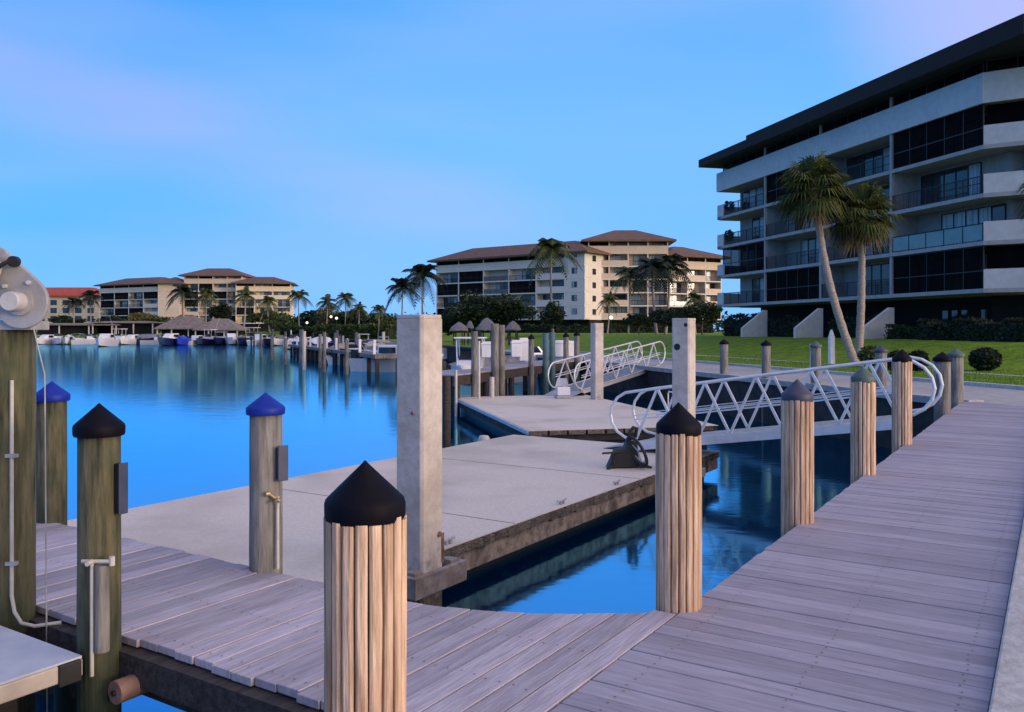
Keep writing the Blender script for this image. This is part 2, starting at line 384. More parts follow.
# ------------------------------------------------------------------ boardwalk
bw = thing('boardwalk', 'weathered grey plank boardwalk running beside the pilings to the promenade', 'boardwalk', rz=AP)
m = MB(); u = -3.0; r2 = random.Random(3)
while u < 23.6:
    wd = .138
    vlo = max(.245, (.725*u-14.55)/.687)
    if vlo < 1.78:
        dz = r2.uniform(-.003,.003)
        m.box(u, u+wd, vlo, 1.797+r2.uniform(-.006,.003), -.04+dz, dz)
    u += wd+.0055
m.build('deck', M['plank_x'], bw, bevel=.004)
def screws(pts, parent):
    m = MB()
    for x, y in pts:
        m.add([(x+.0055*math.cos(k*1.0472), y+.0055*math.sin(k*1.0472), .0045) for k in range(6)], [(0,1,2,3,4,5)])
    tag(m.build('screw_heads', M['rust'], parent), kind='stuff')
pts = []
for i in range(0, 90):
    for v in (.36,.98,1.62): pts += [(-3+.145*i+.035, v+r2.uniform(-.008,.008)), (-3+.145*i+.103, v+r2.uniform(-.008,.008))]
screws(pts, bw)
m = MB(); u = -3.0
for l in (3.45, 4.06):
    m.box(u, u+l-.006, 1.804, 1.944, -.042, .002); u += l
m.build('border_board', M['plank'], bw, bevel=.004)
MB().box(-3,22.5,1.66,1.76,-.36,-.045).build('edge_beam', M['beam'], bw)
MB().box(-3,22.5,.3,.42,-.36,-.045).build('edge_beam', M['beam'], bw)
for u in (3.3, 6.0, 8.6, 11.4, 14.2, 17.2, 20):
    MB().lathe([(.13,-3),(.13,-.05)],12,(u,1.45)).build('support_post', M['mossy'], bw, smooth='auto')
# finger pier
fp = thing('finger_pier', 'narrow weathered plank finger pier leading left from the boardwalk', 'pier', rz=AP)
m = MB(); v = 1.951; r2 = random.Random(5)
while v < 7.35:
    uf = lambda vv: 3.86+.62*max(0,min(1,(3.4-vv)/1.5))**2
    je = r2.uniform(-.008,.008)
    us = 2.63+r2.uniform(-.012,.012)
    dz = r2.uniform(-.003,.003)
    m.prism([(us,v),(uf(v)+je,v),(uf(v+.138)+je,v+.138),(us,v+.138)], -.04+dz, dz); v += .146
m.build('deck', M['plank'], fp, bevel=.004)
pts = []
for i in range(37):
    for u in (2.71,3.2,3.72): pts += [(u+r2.uniform(-.01,.01), 1.951+.146*i+.032), (u+r2.uniform(-.01,.01), 1.951+.146*i+.106)]
screws(pts, fp)
for uu in (2.66, 3.7):
    MB().box(uu, uu+.09, 1.86, 7.3, -.30, -.045).build('stringer', M['beam'], fp)
MB().box(2.56, 2.655, 1.9, 7.3, -.20, -.05).build('stringer', M['beam'], fp)
for v in (2.3, 4.6, 6.6):
    MB().box(2.7, 3.75, v, v+.16, -.5, -.305).build('cross_beam', M['beam'], fp)
for v in (2.9, 5.6): MB().lathe([(.11,-3),(.11,-.31)],12,(3.2,v)).build('support_post', M['mossy'], fp, smooth='auto')

# ------------------------------------------------------------------ pilings
def cap_prof(r, h): return [(r*.95,0),(r*.985,h*.06),(r*.99,h*.28),(r*.96,h*.345),(r*.86,h*.42),(r*.45,h*.70),(r*.05,h*.975),(.004,h)]
def piling(U, V, top, kind, capm, label, name='mooring_piling', group='pilings along the boardwalk edge', r=.131, frame=PW, lean=0, caph=.18, seed=0):
    rr = random.Random(seed+int(U*100)); loc = frame(U,V)
    t = thing(name, label, 'piling', loc, rr.uniform(0,6.28), group)
    eave = top-caph
    m = MB()
    if kind == 'batten':
        nb = 18; post = MB()
        post.lathe([(r*.9,-3.2),(r*.9,eave-.01)], 18)
        for k in range(nb):
            a = 2*math.pi*k/nb; w = 2*math.pi*r/nb*rr.uniform(.70,.86)
            c, s_ = math.cos(a), math.sin(a)
            zt = eave+rr.uniform(-.008,.012)
            nseg = 10; vs = []
            for q in range(nseg+1):
                z = -2.0+(zt+2.0)*q/nseg
                jr = rr.uniform(-.0025,.0025); jw = rr.uniform(-.0016,.0016)
                ro = r+jr; ri = r*.80
                prof = [(ri,-w/2+jw),(ro-.006,-w/2+jw),(ro,-w*.30+jw),(ro,w*.30+jw),(ro-.006,w/2+jw),(ri,w/2+jw)]
                for (rad, off) in prof: vs.append((rad*c-off*s_, rad*s_+off*c, z))
            fs = []
            for q in range(nseg):
                for i in range(6):
                    j = (i+1)%6; fs.append((q*6+i, q*6+j, (q+1)*6+j, (q+1)*6+i))
            fs.append(tuple(nseg*6+i for i in range(6)))
            m.add(vs, fs)
        b = m.build('post', M['batten'], t)
        post.build('core', M['core'], b)
    else:
        prof = []; k = 14
        vs = []; nn = 18
        for q in range(k+1):
            z = -3.2+(eave+3.2)*q/k
            for j in range(nn):
                a = 2*math.pi*j/nn
                rad = r*(1.06-.08*q/k)*(1+.03*math.sin(3*a+seed)+rr.uniform(-.012,.012))
                vs.append((rad*math.cos(a), rad*math.sin(a), z))
        fs = [(i*nn+j, i*nn+(j+1)%nn, (i+1)*nn+(j+1)%nn, (i+1)*nn+j) for i in range(k) for j in range(nn)]
        fs.append(tuple(k*nn+j for j in range(nn)))
        m.add(vs, fs); m.build('post', M[kind], t, smooth=True)
    if capm:
        MB().lathe([(rad, z+eave-.006) for rad, z in cap_prof(r*(1.0 if kind=='batten' else 1.2), caph+.006)], 28).build('cap', M[capm], t, smooth='auto')
    return t
V0 = 1.87
piling(2.03,V0,1.18,'batten','cap_dark','nearest fluted piling in the foreground with broad navy cone cap')
piling(4.65,1.847,1.18,'batten','cap_dark','second fluted piling where finger pier meets the boardwalk, black cap')
piling(7.25,1.83,1.19,'batten','cap_slate','third fluted piling, bleached ribs and slate blue cap')
piling(10.05,1.82,1.20,'batten','cap_green','fourth piling with faded green cap in front of the gangway')
piling(13.0,1.84,1.33,'batten','cap_dark','fifth piling, taller with black cap, right by the gangway end')
piling(18.3,V0,1.18,'greypost','cap_dark','dark weathered piling with black cap past the gangway', r=.15)
piling(20.9,V0,1.20,'greypost','cap_green','last boardwalk piling with greenish cap at the promenade', r=.15)
GL = 'mossy pilings of the finger pier'
p100 = piling(2.50,4.13,1.225,'mossy','cap_dark','mossy piling with black cap at the finger pier front, pipe on its side', group=GL, r=.104, caph=.16)
p267 = piling(3.88,4.47,1.18,'greypost','cap_blue','greyish piling with blue cap and dark box beside the floating dock', group=GL, r=.108, caph=.14, seed=3)
p53 = piling(3.88,7.10,1.17,'mossy','cap_blue','dark green mossy piling with blue cap at the far left', group=GL, r=.118, caph=.16, seed=5)

# seawall pilings
for (x, d, lab) in ((724,30.4,'grey piling with cap on the promenade edge left of the other two'),(766,27.6,'grey capped piling on the promenade edge, middle one of three'),(816,24.9,'greenish capped piling on the promenade edge beside a thin lamp post')):
    X, Y, _ = at(x, d)
    piling(X, Y, 1.28, 'greypost', 'cap_dark' if x != 816 else 'cap_green', lab, group='pilings along the promenade edge', r=.145, frame=lambda a,b:(a,b,0), seed=x)
X, Y, _ = at(881, 22.4)
piling(X, Y, 1.2, 'greypost', 'cap_slate', 'grey piling on the promenade edge half hidden behind the gangway', group='pilings along the promenade edge', r=.15, frame=lambda a,b:(a,b,0), seed=9)

# ------------------------------------------------------------------ things on the mossy pilings
# box, valve and riser on the blue-capped piling
def world_to(loc): return loc
X, Y, _ = PW(3.88,4.47)
t = thing('electric_box', 'dark blue electric box strapped to the blue capped piling', 'electric box', (X+.115,Y-.05,.72), R(-50))
MB().box(-.035,.030,-.03,.03,-.11,.10).build('case', M['bluebox'], t, bevel=.008)
MB().box(.031,.041,-.036,.036,-.12,.115).build('door', M['bluebox'], t, bevel=.004)
t = thing('water_pipe', 'white riser pipe with brass tap on the blue capped piling', 'pipe', (X+.105,Y-.085,0))
MB().tube([(0,0,.02),(0,0,.50)], .011).build('riser', M['pvc'], t, smooth='auto')
m = MB(); m.tube([(-.05,-.02,.52),(.02,-.015,.47)], .013); m.tube([(-.05,-.02,.52),(-.07,-.04,.52)], .016); m.tube([(0,-.015,.49),(0,-.06,.47)], .010)
m.build('tap', M['brass'], t, smooth='auto')
X, Y, _ = PW(2.50,4.13)
t = thing('electric_box', 'black electric box on the black capped mossy piling', 'electric box', (X+.11,Y-.02,.80), R(-30))
MB().box(-.03,.03,-.022,.022,-.13,.12).build('case', M['black'], t, bevel=.008)
MB().box(.031,.040,-.026,.026,-.135,.125).build('door', M['bluebox'], t, bevel=.004)
t = thing('water_pipe', 'white riser pipe with cross valve on the black capped mossy piling', 'pipe', (X+.03,Y-.135,0))
MB().tube([(0,0,-.12),(0,0,.45)], .010).build('riser', M['pvc'], t, smooth='auto')
MB().tube([(.045,.012,.0),(.045,.012,.43)], .035, 12).build('sleeve', M['greypost'], t, smooth='auto')
m = MB(); m.tube([(-.05,0,.45),(.11,0,.45)], .010); m.tube([(.0,0,.45),(0,-.05,.45)], .012); m.tube([(.10,.0,.43),(.10,0,.475)], .014)
m.build('valve', M['pvc'], t, smooth='auto')
t = thing('timber_bumper', 'round timber bumper with sawn brownish end under the finger pier', 'bumper', PW(2.46,3.93,-.20), AP)
o = MB().tube([(0,0,0),(.9,0,0)], .058, 20).build('log', M['log'], t, smooth='auto')
MB().tube([(-.014,0,0),(.01,0,0)], .014, 10).build('bolt', M['black'], o)

# ------------------------------------------------------------------ boat lift post and motor (left edge)
lp = thing('lift_post', 'tall mossy boat lift post at the left edge with white conduit', 'lift post', PW(2.5,5.04), .3)
m = MB(); k = 14; nn = 20; vs = []; rr = random.Random(2)
for q in range(k+1):
    z = -3.2+(1.60+3.2)*q/k
    for j in range(nn):
        a = 2*math.pi*j/nn; rad = .142*(1+.02*math.sin(3*a)+rr.uniform(-.01,.01)); vs.append((rad*math.cos(a), rad*math.sin(a), z))
m.add(vs, [(i*nn+j, i*nn+(j+1)%nn, (i+1)*nn+(j+1)%nn, (i+1)*nn+j) for i in range(k) for j in range(nn)]+[tuple(k*nn+j for j in range(nn))])
m.build('post', M['mossy'], lp, smooth=True)
X, Y, _ = PW(2.5,5.04)
cx, cy = X+.095, Y-.118
t = thing('conduit', 'white plastic conduit bending off the boat lift post', 'conduit', (0,0,0))
pts = [(cx,cy,1.32),(cx,cy,.6),(cx,cy,.12),(cx+.015,cy,.03),(cx+.06,cy-.01,-.03),(cx+.13,cy,-.05),(cx+.26,cy+.03,-.04)]
MB().tube(pts, .0105, 8).build('pipe', M['pvc'], t, smooth='auto')
m = MB(); m.bar((cx-.03,cy,.9),(cx+.03,cy,.9),.03,.02); m.bar((cx-.03,cy,.3),(cx+.03,cy,.3),.03,.02); m.build('clip', M['galv'], t)
t = thing('lift_motor', 'grey gear plate and motor of a boat lift atop the left post', 'boat lift motor', (X+.08,Y-.10,1.60))
# pear shaped plate facing the camera (local x right, z up)
def pear(c0, r0, c1, r1):
    pts = []
    d = math.atan2(c1[1]-c0[1], c1[0]-c0[0]); L0 = math.hypot(c1[0]-c0[0], c1[1]-c0[1]); al = math.acos((r0-r1)/L0)
    for i in range(25):
        a = d+al+(2*math.pi-2*al)*i/24; pts.append((c0[0]+r0*math.cos(a), c0[1]+r0*math.sin(a)))
    for i in range(17):
        a = d-al+2*al*i/16; pts.append((c1[0]+r1*math.cos(a), c1[1]+r1*math.sin(a)))
    return pts
hub = (.10,.155)
plate = MB().prism_y(pear(hub,.148,(-.05,.36),.10), -.08, -.05).build('plate', M['galv'], t, bevel=.006)
m = MB(); m.tube([(hub[0],-.079,hub[1]),(hub[0],-.19,hub[1])], .052, 24); m.build('hub', M['motor'], t, smooth='auto', bevel=.004)
m = MB(); m.tube([(hub[0],-.0795,hub[1]),(hub[0],-.10,hub[1])], .075, 24); m.build('flange', M['galv'], t, smooth='auto')
m = MB(); m.tube([(-.08,-.10,.34),(-.08,-.30,.34)], .095, 20); m.tube([(-.08,-.30,.34),(-.08,-.33,.34)], .07, 20); m.build('motor', M['motor'], t, smooth='auto', bevel=.01)
m = MB(); m.tube([(.075,-.082,.375),(.075,-.115,.375)], .030, 14); m.build('knob', M['black'], t, smooth='auto')
m = MB(); m.tube([(-.02,-.11,.26),(.0,-.16,.31),(.04,-.16,.35),(.075,-.15,.37)], .012); m.build('cable', M['black'], t, smooth='auto')
for q in ((.15,.26),(.02,.24)):
    MB().tube([(q[0],-.081,q[1]),(q[0],-.10,q[1])], .012, 6).build('bolt', M['alu'], plate)
m = MB(); m.box(-.12,.14,-.045,.14,.0,.05); m.build('bracket', M['galv'], t, bevel=.005)
MB().tube([(.135,-.02,.02),(.20,-.02,-.25),(.215,-.02,-2.4)], .004, 6).build('lift_cable', M['galv'], t)
# low platform at the lower left
t = thing('lift_platform', 'pale blue grey lift platform slab with beige edge, lower left corner', 'platform', PW(2.35,4.03,0), AP)
MB().box(-3.0,0,0,3.2,-.012,.0).build('top', M['platform'], t)
MB().box(-3.0,.004,-.004,3.2,-.10,-.014).build('edge', M['platedge'], t, bevel=.008)
MB().box(-.12,-.01,-.02,.02,-.115,-.01).build('corner_fitting', M['black'], t, bevel=.006)
for uu in (-.35,-1.9): MB().box(uu,uu+.12,.15,3.0,-.30,-.105).build('bearer', M['beam'], t)
MB().box(-.9,-.75,.3,.45,-2.4,-.11).build('leg', M['alu'], t)

# ------------------------------------------------------------------ floating docks
d1 = thing('floating_dock', 'wide pale concrete floating dock beyond the finger pier', 'floating dock', (0,0,0), AP, 'concrete floating docks')
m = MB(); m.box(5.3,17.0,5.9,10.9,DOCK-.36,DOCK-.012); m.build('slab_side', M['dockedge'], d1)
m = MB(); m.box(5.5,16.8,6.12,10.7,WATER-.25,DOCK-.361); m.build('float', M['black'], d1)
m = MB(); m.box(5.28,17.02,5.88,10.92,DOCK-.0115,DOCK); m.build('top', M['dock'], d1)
m = MB(); rr = random.Random(8); u = 5.3
while u < 16.9:
    l = rr.uniform(.10,.16); m.box(u, min(u+l,17), 5.855, 5.899, DOCK-.10-rr.uniform(0,.035), DOCK-.012+rr.uniform(-.02,.0)); u += l+rr.uniform(.004,.012)
m.build('rub_rail', M['rub'], d1)
m = MB(); m.box(5.3,17,10.901,10.95,DOCK-.14,DOCK-.012); m.build('rub_rail', M['rub'], d1)
m = MB(); m.box(5.6,17.03,5.92,10.9,0,0.001) if False else None
for u in (9.2,13.1):
    MB().box(u,u+.014,5.89,10.91,DOCK+.001,DOCK+.003).build('expansion_joint', M['rub'], d1)
for u in (7.9,10.6,12.4,15.4):
    m = MB(); m.box(u-.05,u-.02,5.96,6.0,DOCK+.001,DOCK+.045); m.box(u+.02,u+.05,5.96,6.0,DOCK+.001,DOCK+.045); m.tube([(u-.13,5.98,DOCK+.06),(u-.06,5.98,DOCK+.05),(u+.06,5.98,DOCK+.05),(u+.13,5.98,DOCK+.06)], .014, 6)
    m.build('cleat', M['galv'], d1)
# pile bracket on the near corner
m = MB()
m.box(6.55,7.42,5.36,5.42,DOCK-.20,DOCK+.02); m.box(6.55,6.61,5.42,5.845,DOCK-.20,DOCK+.02); m.box(7.36,7.42,5.42,5.845,DOCK-.20,DOCK+.02)
m.box(6.62,6.75,5.43,5.55,DOCK-.16,DOCK+.05); m.box(7.22,7.35,5.43,5.55,DOCK-.16,DOCK+.05)
m.build('pile_bracket', M['collar'], d1, bevel=.008)
m = MB(); m.box(14.05,14.8,5.36,5.42,DOCK-.15,DOCK); m.box(14.05,14.11,5.42,5.845,DOCK-.15,DOCK); m.box(14.74,14.8,5.42,5.845,DOCK-.15,DOCK); m.build('pile_bracket', M['collar'], d1)
d2 = thing('floating_dock', 'second concrete floating dock lying farther out behind the first', 'floating dock', (0,0,0), AE, 'concrete floating docks')
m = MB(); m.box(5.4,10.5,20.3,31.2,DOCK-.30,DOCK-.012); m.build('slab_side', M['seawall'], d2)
m = MB(); m.box(5.6,10.3,20.5,31.0,WATER-.25,DOCK-.301); m.build('float', M['black'], d2)
m = MB(); m.box(5.38,10.52,20.28,31.22,DOCK-.0115,DOCK); m.build('top', M['dock'], d2)
m = MB(); b_ = 20.3
m.box(5.33,5.399,20.3,31.2,DOCK-.10,DOCK-.012); m.build('rub_rail', M['platform'], d2)
m = MB(); a_ = 5.4
while a_ < 10.4: m.box(a_, a_+.44, 20.22, 20.279, DOCK-.12, DOCK-.012); a_ += .5
m.build('rub_rail', M['rub'], d2)

# concrete piles
def cpile(X, Y, top, rz, w, label):
    t = thing('concrete_pile', label, 'pile', (X,Y,0), rz, 'square concrete dock piles')
    rr = random.Random(int(X*77)); h = w/2; c = .03; m = MB()
    o = [(-h+c,-h),(h-c,-h),(h,-h+c),(h,h-c),(h-c,h),(-h+c,h),(-h,h-c),(-h,-h+c)]
    m.prism(o, -3.5, top-.04)
    m.prism([(x*.99+rr.uniform(-.008,.008), y*.99+rr.uniform(-.008,.008)) for x,y in o], top-.04, top)
    m.build('shaft', M['pile'], t, bevel=.006)
    return t
X, Y, _ = PW(6.98,5.66); t = cpile(X, Y, 1.76, AP, .365, 'tallest looking square concrete pile at the near corner of the floating dock')
m = MB(); m.tube([(-.184,-.06,.74),(-.20,-.06,.74)], .02, 8)
m.tube([(.1,-.184,-.55),(.1,-.196,-.55)], .03, 8); m.build('lifting_bolt', M['rust'], t)
mm = MB(); mm.box(.14,.181,-.19,-.176,-.86,-.55); mm.build('rust_streak', M['rust'], t)
X, Y, _ = PW(14.4,5.62); t = cpile(X, Y, 1.81, AP, .335, 'square concrete pile with dark bolt hole between the two gangways')
MB().tube([(-.171,.06,1.30),(-.166,.06,1.30)], .06, 14).build('bolt_hole', M['black'], t)
MB().tube([(-.171,-.1,1.69),(-.166,-.1,1.69)], .035, 14).build('bolt_hole', M['black'], t)
X, Y, _ = at(597,30.6); cpile(X, Y, 1.85, AE+R(10), .36, 'slimmest square concrete pile beside the far gangway')

# ------------------------------------------------------------------ gangways
def gangway(loc, rz, L, z0, z1, W, label):
    """local x runs from the fixed end (z0) to the dock end (z1); two trusses at y=0 and y=W"""
    t = thing('gangway', label, 'gangway', loc, rz, 'aluminium truss gangways')
    H = 1.08
    def zz(x): return z0+(z1-z0)*x/L
    for y in (0.0, W):
        m = MB()
        m.bar((0,y,zz(0)-.05),(L,y,zz(L)-.05), .05, .17)                       # bottom chord
        # top rail with curved ends
        def arc(xc, sgn):
            pts = []
            for i in range(9):
                a = math.pi*i/8
                pts.append((xc+sgn*.55*math.sin(a)*1.0, y, zz(xc)+.08+(H-.08)*(.5+.5*math.cos(a))))
            return pts
        top = list(reversed(arc(0,-1)))+[(L*i/8, y, zz(L*i/8)+H) for i in range(1,8)]+arc(L,1)
        m.tube(top, .030, 8)
        n = 5; dx = L/n
        for i in range(n):
            xa, xb, xm = i*dx, (i+1)*dx, (i+.5)*dx
            m.bar((xa,y,zz(xa)+.03),(xm,y,zz(xm)+H),.045,.045); m.bar((xm,y,zz(xm)+H),(xb,y,zz(xb)+.03),.045,.045)
        m.bar((0.0,y,zz(0)+.5),(L,y,zz(L)+.5),.028,.028)
        m.bar((0.0,y,zz(0)+.58),(L,y,zz(L)+.58),.018,.018)
        m.build('truss', M['alu'], t)
    m = MB(); k = 40
    for i in range(k):
        xa = L*i/k; m.box(xa, xa+L/k-.012, .03, W-.03, zz(xa)-.02, zz(xa)+.01)
    m.build('walkway', M['galv'], t)
    m = MB()
    for i in range(6): x = L*i/5*.98+.04; m.box(x-.03,x+.03,.026,W-.026,zz(x)-.13,zz(x)-.03)
    m.build('cross_member', M['alu'], t)
    m = MB(); m.add([(L-.05,.06,zz(L)+.015),(L+.75,.06,DOCK+.012),(L+.75,W-.06,DOCK+.012),(L-.05,W-.06,zz(L)+.015),
                     (L-.05,.06,zz(L)-.015),(L+.75,.06,DOCK+.002),(L+.75,W-.06,DOCK+.002),(L-.05,W-.06,zz(L)-.015)],
                    [(0,1,2,3),(7,6,5,4),(0,4,5,1),(1,5,6,2),(2,6,7,3),(3,7,4,0)]); m.build('ramp_plate', M['galv'], t)
    MB().tube([(L+.02,.1,DOCK+.06),(L+.02,W-.1,DOCK+.06)], .055, 12).build('roller', M['black'], t)
    return t
# gangway 1: local x along +V from the boardwalk
gangway(PW(17.1,2.30,0), AP+R(90), 5.0, 0.02, -.74, 1.12, 'near aluminium truss gangway from boardwalk down to the first floating dock')
p = Vector((6.7,38.3)); q = Vector((2.2,31.6)); dd = (q-p)
gangway((p.x,p.y,0), math.atan2(dd.y,dd.x), dd.length-.8, 0.0, -.72, -1.15, 'far aluminium truss gangway from promenade down to the second floating dock')

# hoop rail on dock 2
t = thing('ladder_hoop', 'thin grey ladder hoop at the edge of the second dock', 'ladder', EW(10.2,22.4,DOCK), AE)
pts = [(-.0,0,-.2),(0,0,.62),(.0,.05,.70),(0,.15,.72)]
m = MB(); m.tube([(0,-.34,-.3),(0,-.34,.66),(0,-.29,.72),(0,.29,.72),(0,.34,.66),(0,.34,-.3)], .02, 8); m.build('rail', M['alu'], t, smooth='auto')
m = MB(); [m.bar((.02,-.32,z),(.02,.32,z),.04,.02) for z in (-.02,-.22)]; m.build('rung', M['alu'], t)
# dock carts
X, Y, _ = PW(14.0,6.60)
t = thing('dock_cart', 'folded black dock cart with one pale wheel rim on the near floating dock', 'dock cart', (X-.30,Y,DOCK), R(6)); t.scale = (.84,.84,.84)
MB().prism_y([(-.02,0),(.40,.0),(.86,.06),(.66,.20),(.62,.62),(.48,.70),(.36,.44),(.16,.40)], -.13, .16).build('tub', M['black'], t, bevel=.025)
m = MB(); m.tube([(.44,-.08,.62),(.46,-.10,.78),(.54,-.10,.88),(.62,-.08,.86),(.60,-.04,.66)], .04, 8); m.build('handle', M['black'], t, smooth='auto')
m = MB(); m.tube([(.30,-.14,.36),(-.16,-.18,.34)], .022, 8); m.tube([(.1,-.1,.05),(-.06,-.24,.012)],.03,8); m.tube([(.7,-.1,.08),(.93,-.16,.012)],.028,8); m.tube([(.06,-.17,.35),(.1,-.1,.05)],.028,8); m.tube([(.1,-.1,.05),(.7,-.1,.08)],.028,8); m.build('frame', M['black'], t)
C_ = Vector((.60,-.20,.37)); e1_ = Vector((.13,-.10,-.05)); e2_ = Vector((-.10,.02,.27))
ax = e1_.cross(e2_).normalized()
m = MB(); n_ = 24
ring = [C_+e1_*math.cos(2*math.pi*k/n_)*1.12+e2_*math.sin(2*math.pi*k/n_)*1.12 for k in range(n_+1)]
m.tube(ring, .034, 8); wl = m.build('wheel', M['black'], t, smooth='auto')
m = MB(); ring = [C_-ax*.03+e1_*math.cos(2*math.pi*k/n_)*.86+e2_*math.sin(2*math.pi*k/n_)*.86 for k in range(n_+1)]
m.tube(ring, .016, 6)
for k in range(3):
    a = 2*math.pi*k/3+.4; m.tube([C_-ax*.03, C_-ax*.03+e1_*math.cos(a)*.86+e2_*math.sin(a)*.86], .014, 6)
m.build('rim', M['galv'], wl)
t = thing('dock_bin', 'small white bin with raised grey lid at the foot of far gangway', 'dock bin', at(563,31.0,DOCK), R(8))
MB().box(-.28,.28,-.22,.22,0,.10).build('base', M['galv'], t, bevel=.02)
m = MB(); m.prism([(-.24,-.18),(.24,-.18),(.24,.18),(-.24,.18)], .105, .42); m.build('bin', M['white'], t, bevel=.03)
m = MB(); m.add([(-.25,.19,.43),(.25,.19,.43),(.20,.26,.72),(-.16,.26,.72),(-.25,.22,.43),(.25,.22,.43),(.20,.29,.72),(-.16,.29,.72)], [(0,1,2,3),(7,6,5,4),(0,4,5,1),(1,5,6,2),(2,6,7,3),(3,7,4,0)]); m.build('lid', M['motor'], t, bevel=.01)
t = thing('dock_fender', 'white drum shaped fender floating in the gap between the docks', 'fender', at(484,21.2,WATER))
MB().lathe([(.10,-.1),(.15,0),(.15,.30),(.11,.37),(.05,.38)], 16).build('drum', M['pvc'], t, smooth='auto')

# ------------------------------------------------------------------ marina finger pier with boxes
ma = Vector((-2.9,30.6)); mb_ = Vector((5.2,51.8)); md = (mb_-ma); ml = md.length; mang = math.atan2(md.y, md.x)
mp = thing('marina_pier', 'fixed timber marina pier carrying white dock boxes, behind the floating docks', 'pier', (ma.x,ma.y,0), mang)
m = MB(); x = 0
while x < ml: m.box(x, x+.19, -.9, .9, -.05, 0); x += .2
m.build('deck', M['plank_x'], mp)
for y in (-.88,.80): MB().box(0,ml,y,y+.08,-.42,-.055).build('edge_beam', M['beam'], mp)
x = .6
while x < ml-4:
    for y in (-.7,.7): MB().lathe([(.13,-3),(.13,-.06)],10,(x,y)).build('support_post', M['beam'], mp)
    x += 2.8
def onpier(x, y, z=0):
    r = rot2(x, y, mang); return (ma.x+r[0], ma.y+r[1], z)
def dockbox(loc, rz, w, d, h, label):
    t = thing('dock_box', label, 'dock box', loc, rz, 'white dock boxes on the marina pier')
    m = MB(); m.add([(-w/2*.92,-d/2*.9,0),(w/2*.92,-d/2*.9,0),(w/2*.92,d/2*.9,0),(-w/2*.92,d/2*.9,0),(-w/2,-d/2,h*.8),(w/2,-d/2,h*.8),(w/2,d/2,h*.8),(-w/2,d/2,h*.8)],
                    [(0,3,2,1),(4,5,6,7),(0,1,5,4),(1,2,6,5),(2,3,7,6),(3,0,4,7)]); m.build('body', M['boxwhite'], t, bevel=.02)
    m = MB(); m.box(-w/2-.02,w/2+.02,-d/2-.02,d/2+.02,h*.8+.004,h*.9); m.box(-w/2+.03,w/2-.03,-d/2+.03,d/2-.03,h*.9-.002,h); m.build('lid', M['boxwhite'], t, bevel=.02)
    return t
dockbox(onpier(6.4,.45,.42), R(0), .58, .6, .68, 'upright white dock box nearest the moored white boat')
dockbox(onpier(9.6,.35,.35), R(5), .50, .5, .78, 'narrow white dock box beside a teal piling on the marina pier')
dockbox(onpier(10.8,.4,.12), R(5), .50, .5, 1.1, 'tall white dock cabinet between two teal pilings')
dockbox(onpier(15.6,.2,.20), R(10), 1.15, .7, .85, 'widest white dock box, partly behind a concrete pile')
dockbox(onpier(17.4,.1,.15), R(10), .55, .5, .85, 'small white dock box just right of a concrete pile')
def simple_post(loc, h, r, mat, label, group, name='mooring_post', cap=None, bottom=-3):
    t = thing(name, label, 'post', loc, 0, group)
    MB().lathe([(r*1.05,bottom),(r*.96,h)], 12).build('shaft', M[mat], t, smooth='auto')
    if cap: MB().lathe([(r*1.15,h),(r*1.15,h+r*.5),(.01,h+r*1.8)], 12).build('cap', M[cap], t, smooth='auto')
    return t
GP = 'posts round the marina pier'
for (x, y, h, r, mt, cp, lab) in (
    (1.6,-.99,1.55,.13,'greypost',None,'slim grey post at the left end of marina pier'),
    (3.6,-1.0,1.85,.16,'greypost',None,'thick grey post in front of the white moored boat'),
    (4.3,-1.0,1.80,.15,'greypost',None,'thick grey post paired with another beside the moored boat'),
    (7.9,-1.0,1.2,.13,'greypost','cap_dark','capped grey post right of the upright dock box'),
    (9.9,-1.0,1.45,.15,'teal',None,'teal post in front of the narrow dock box'),
    (10.9,-1.0,1.5,.15,'teal',None,'teal post right of the tall dock cabinet'),
    (13.1,-1.0,1.25,.14,'greypost','cap_dark','capped grey post at the middle of marina pier'),
    (15.0,-1.0,1.3,.15,'greypost','cap_dark','capped dark post left of the widest dock box'),
    (19.0,-1.0,1.3,.14,'greypost','cap_dark','capped post near the shore end of marina pier')):
    simple_post(onpier(x,y), h, r, mt, lab, GP, cap=cp)
simple_post(at(446.5,19.6,0), .52, .10, 'beam', 'dark slim post at the water edge of near floating dock', 'single posts in the water')
t = thing('mooring_post', 'white topped pipe post standing in front of marina pier', 'post', at(492,31.5,0), 0, 'single posts in the water')
MB().tube([(0,0,-1.25),(0,0,-.15)], .09, 12).build('shaft', M['pvc'], t, smooth='auto')
for (px,d,h,lab) in ((456,29.6,.2,'white pile guide of the boat lift, left one'),(479,30.8,1.2,'white pile guide of the boat lift, right one')):
    simple_post(at(px,d,0), h, .05, 'pvc', lab, 'boat lift guides')

rg = random.Random(77); m = MB()
for _ in range(26000):
    b = 14+34*rg.random()**1.5; a = rg.uniform(18.98,24.15) if rg.random() < .5 else rg.uniform(24.8,33)
    if rg.random() < .12: a = rg.choice((18.98,24.15,24.8))+rg.uniform(-.03,.06)
    x, y, _ = EW(a, b); z = max(-.03, gz(x,y))-.005
    th = rg.uniform(0,6.28); h = rg.uniform(.04,.10); w_ = rg.uniform(.008,.016); dx, dy = math.cos(th), math.sin(th); ln_ = rg.uniform(.01,.06)
    m.add([(x-dx*w_,y-dy*w_,z),(x+dx*w_,y+dy*w_,z),(x-dy*ln_,y+dx*ln_,z+h)], [(0,1,2)])
tag(m.build('grass', M['blade']), kind='stuff')
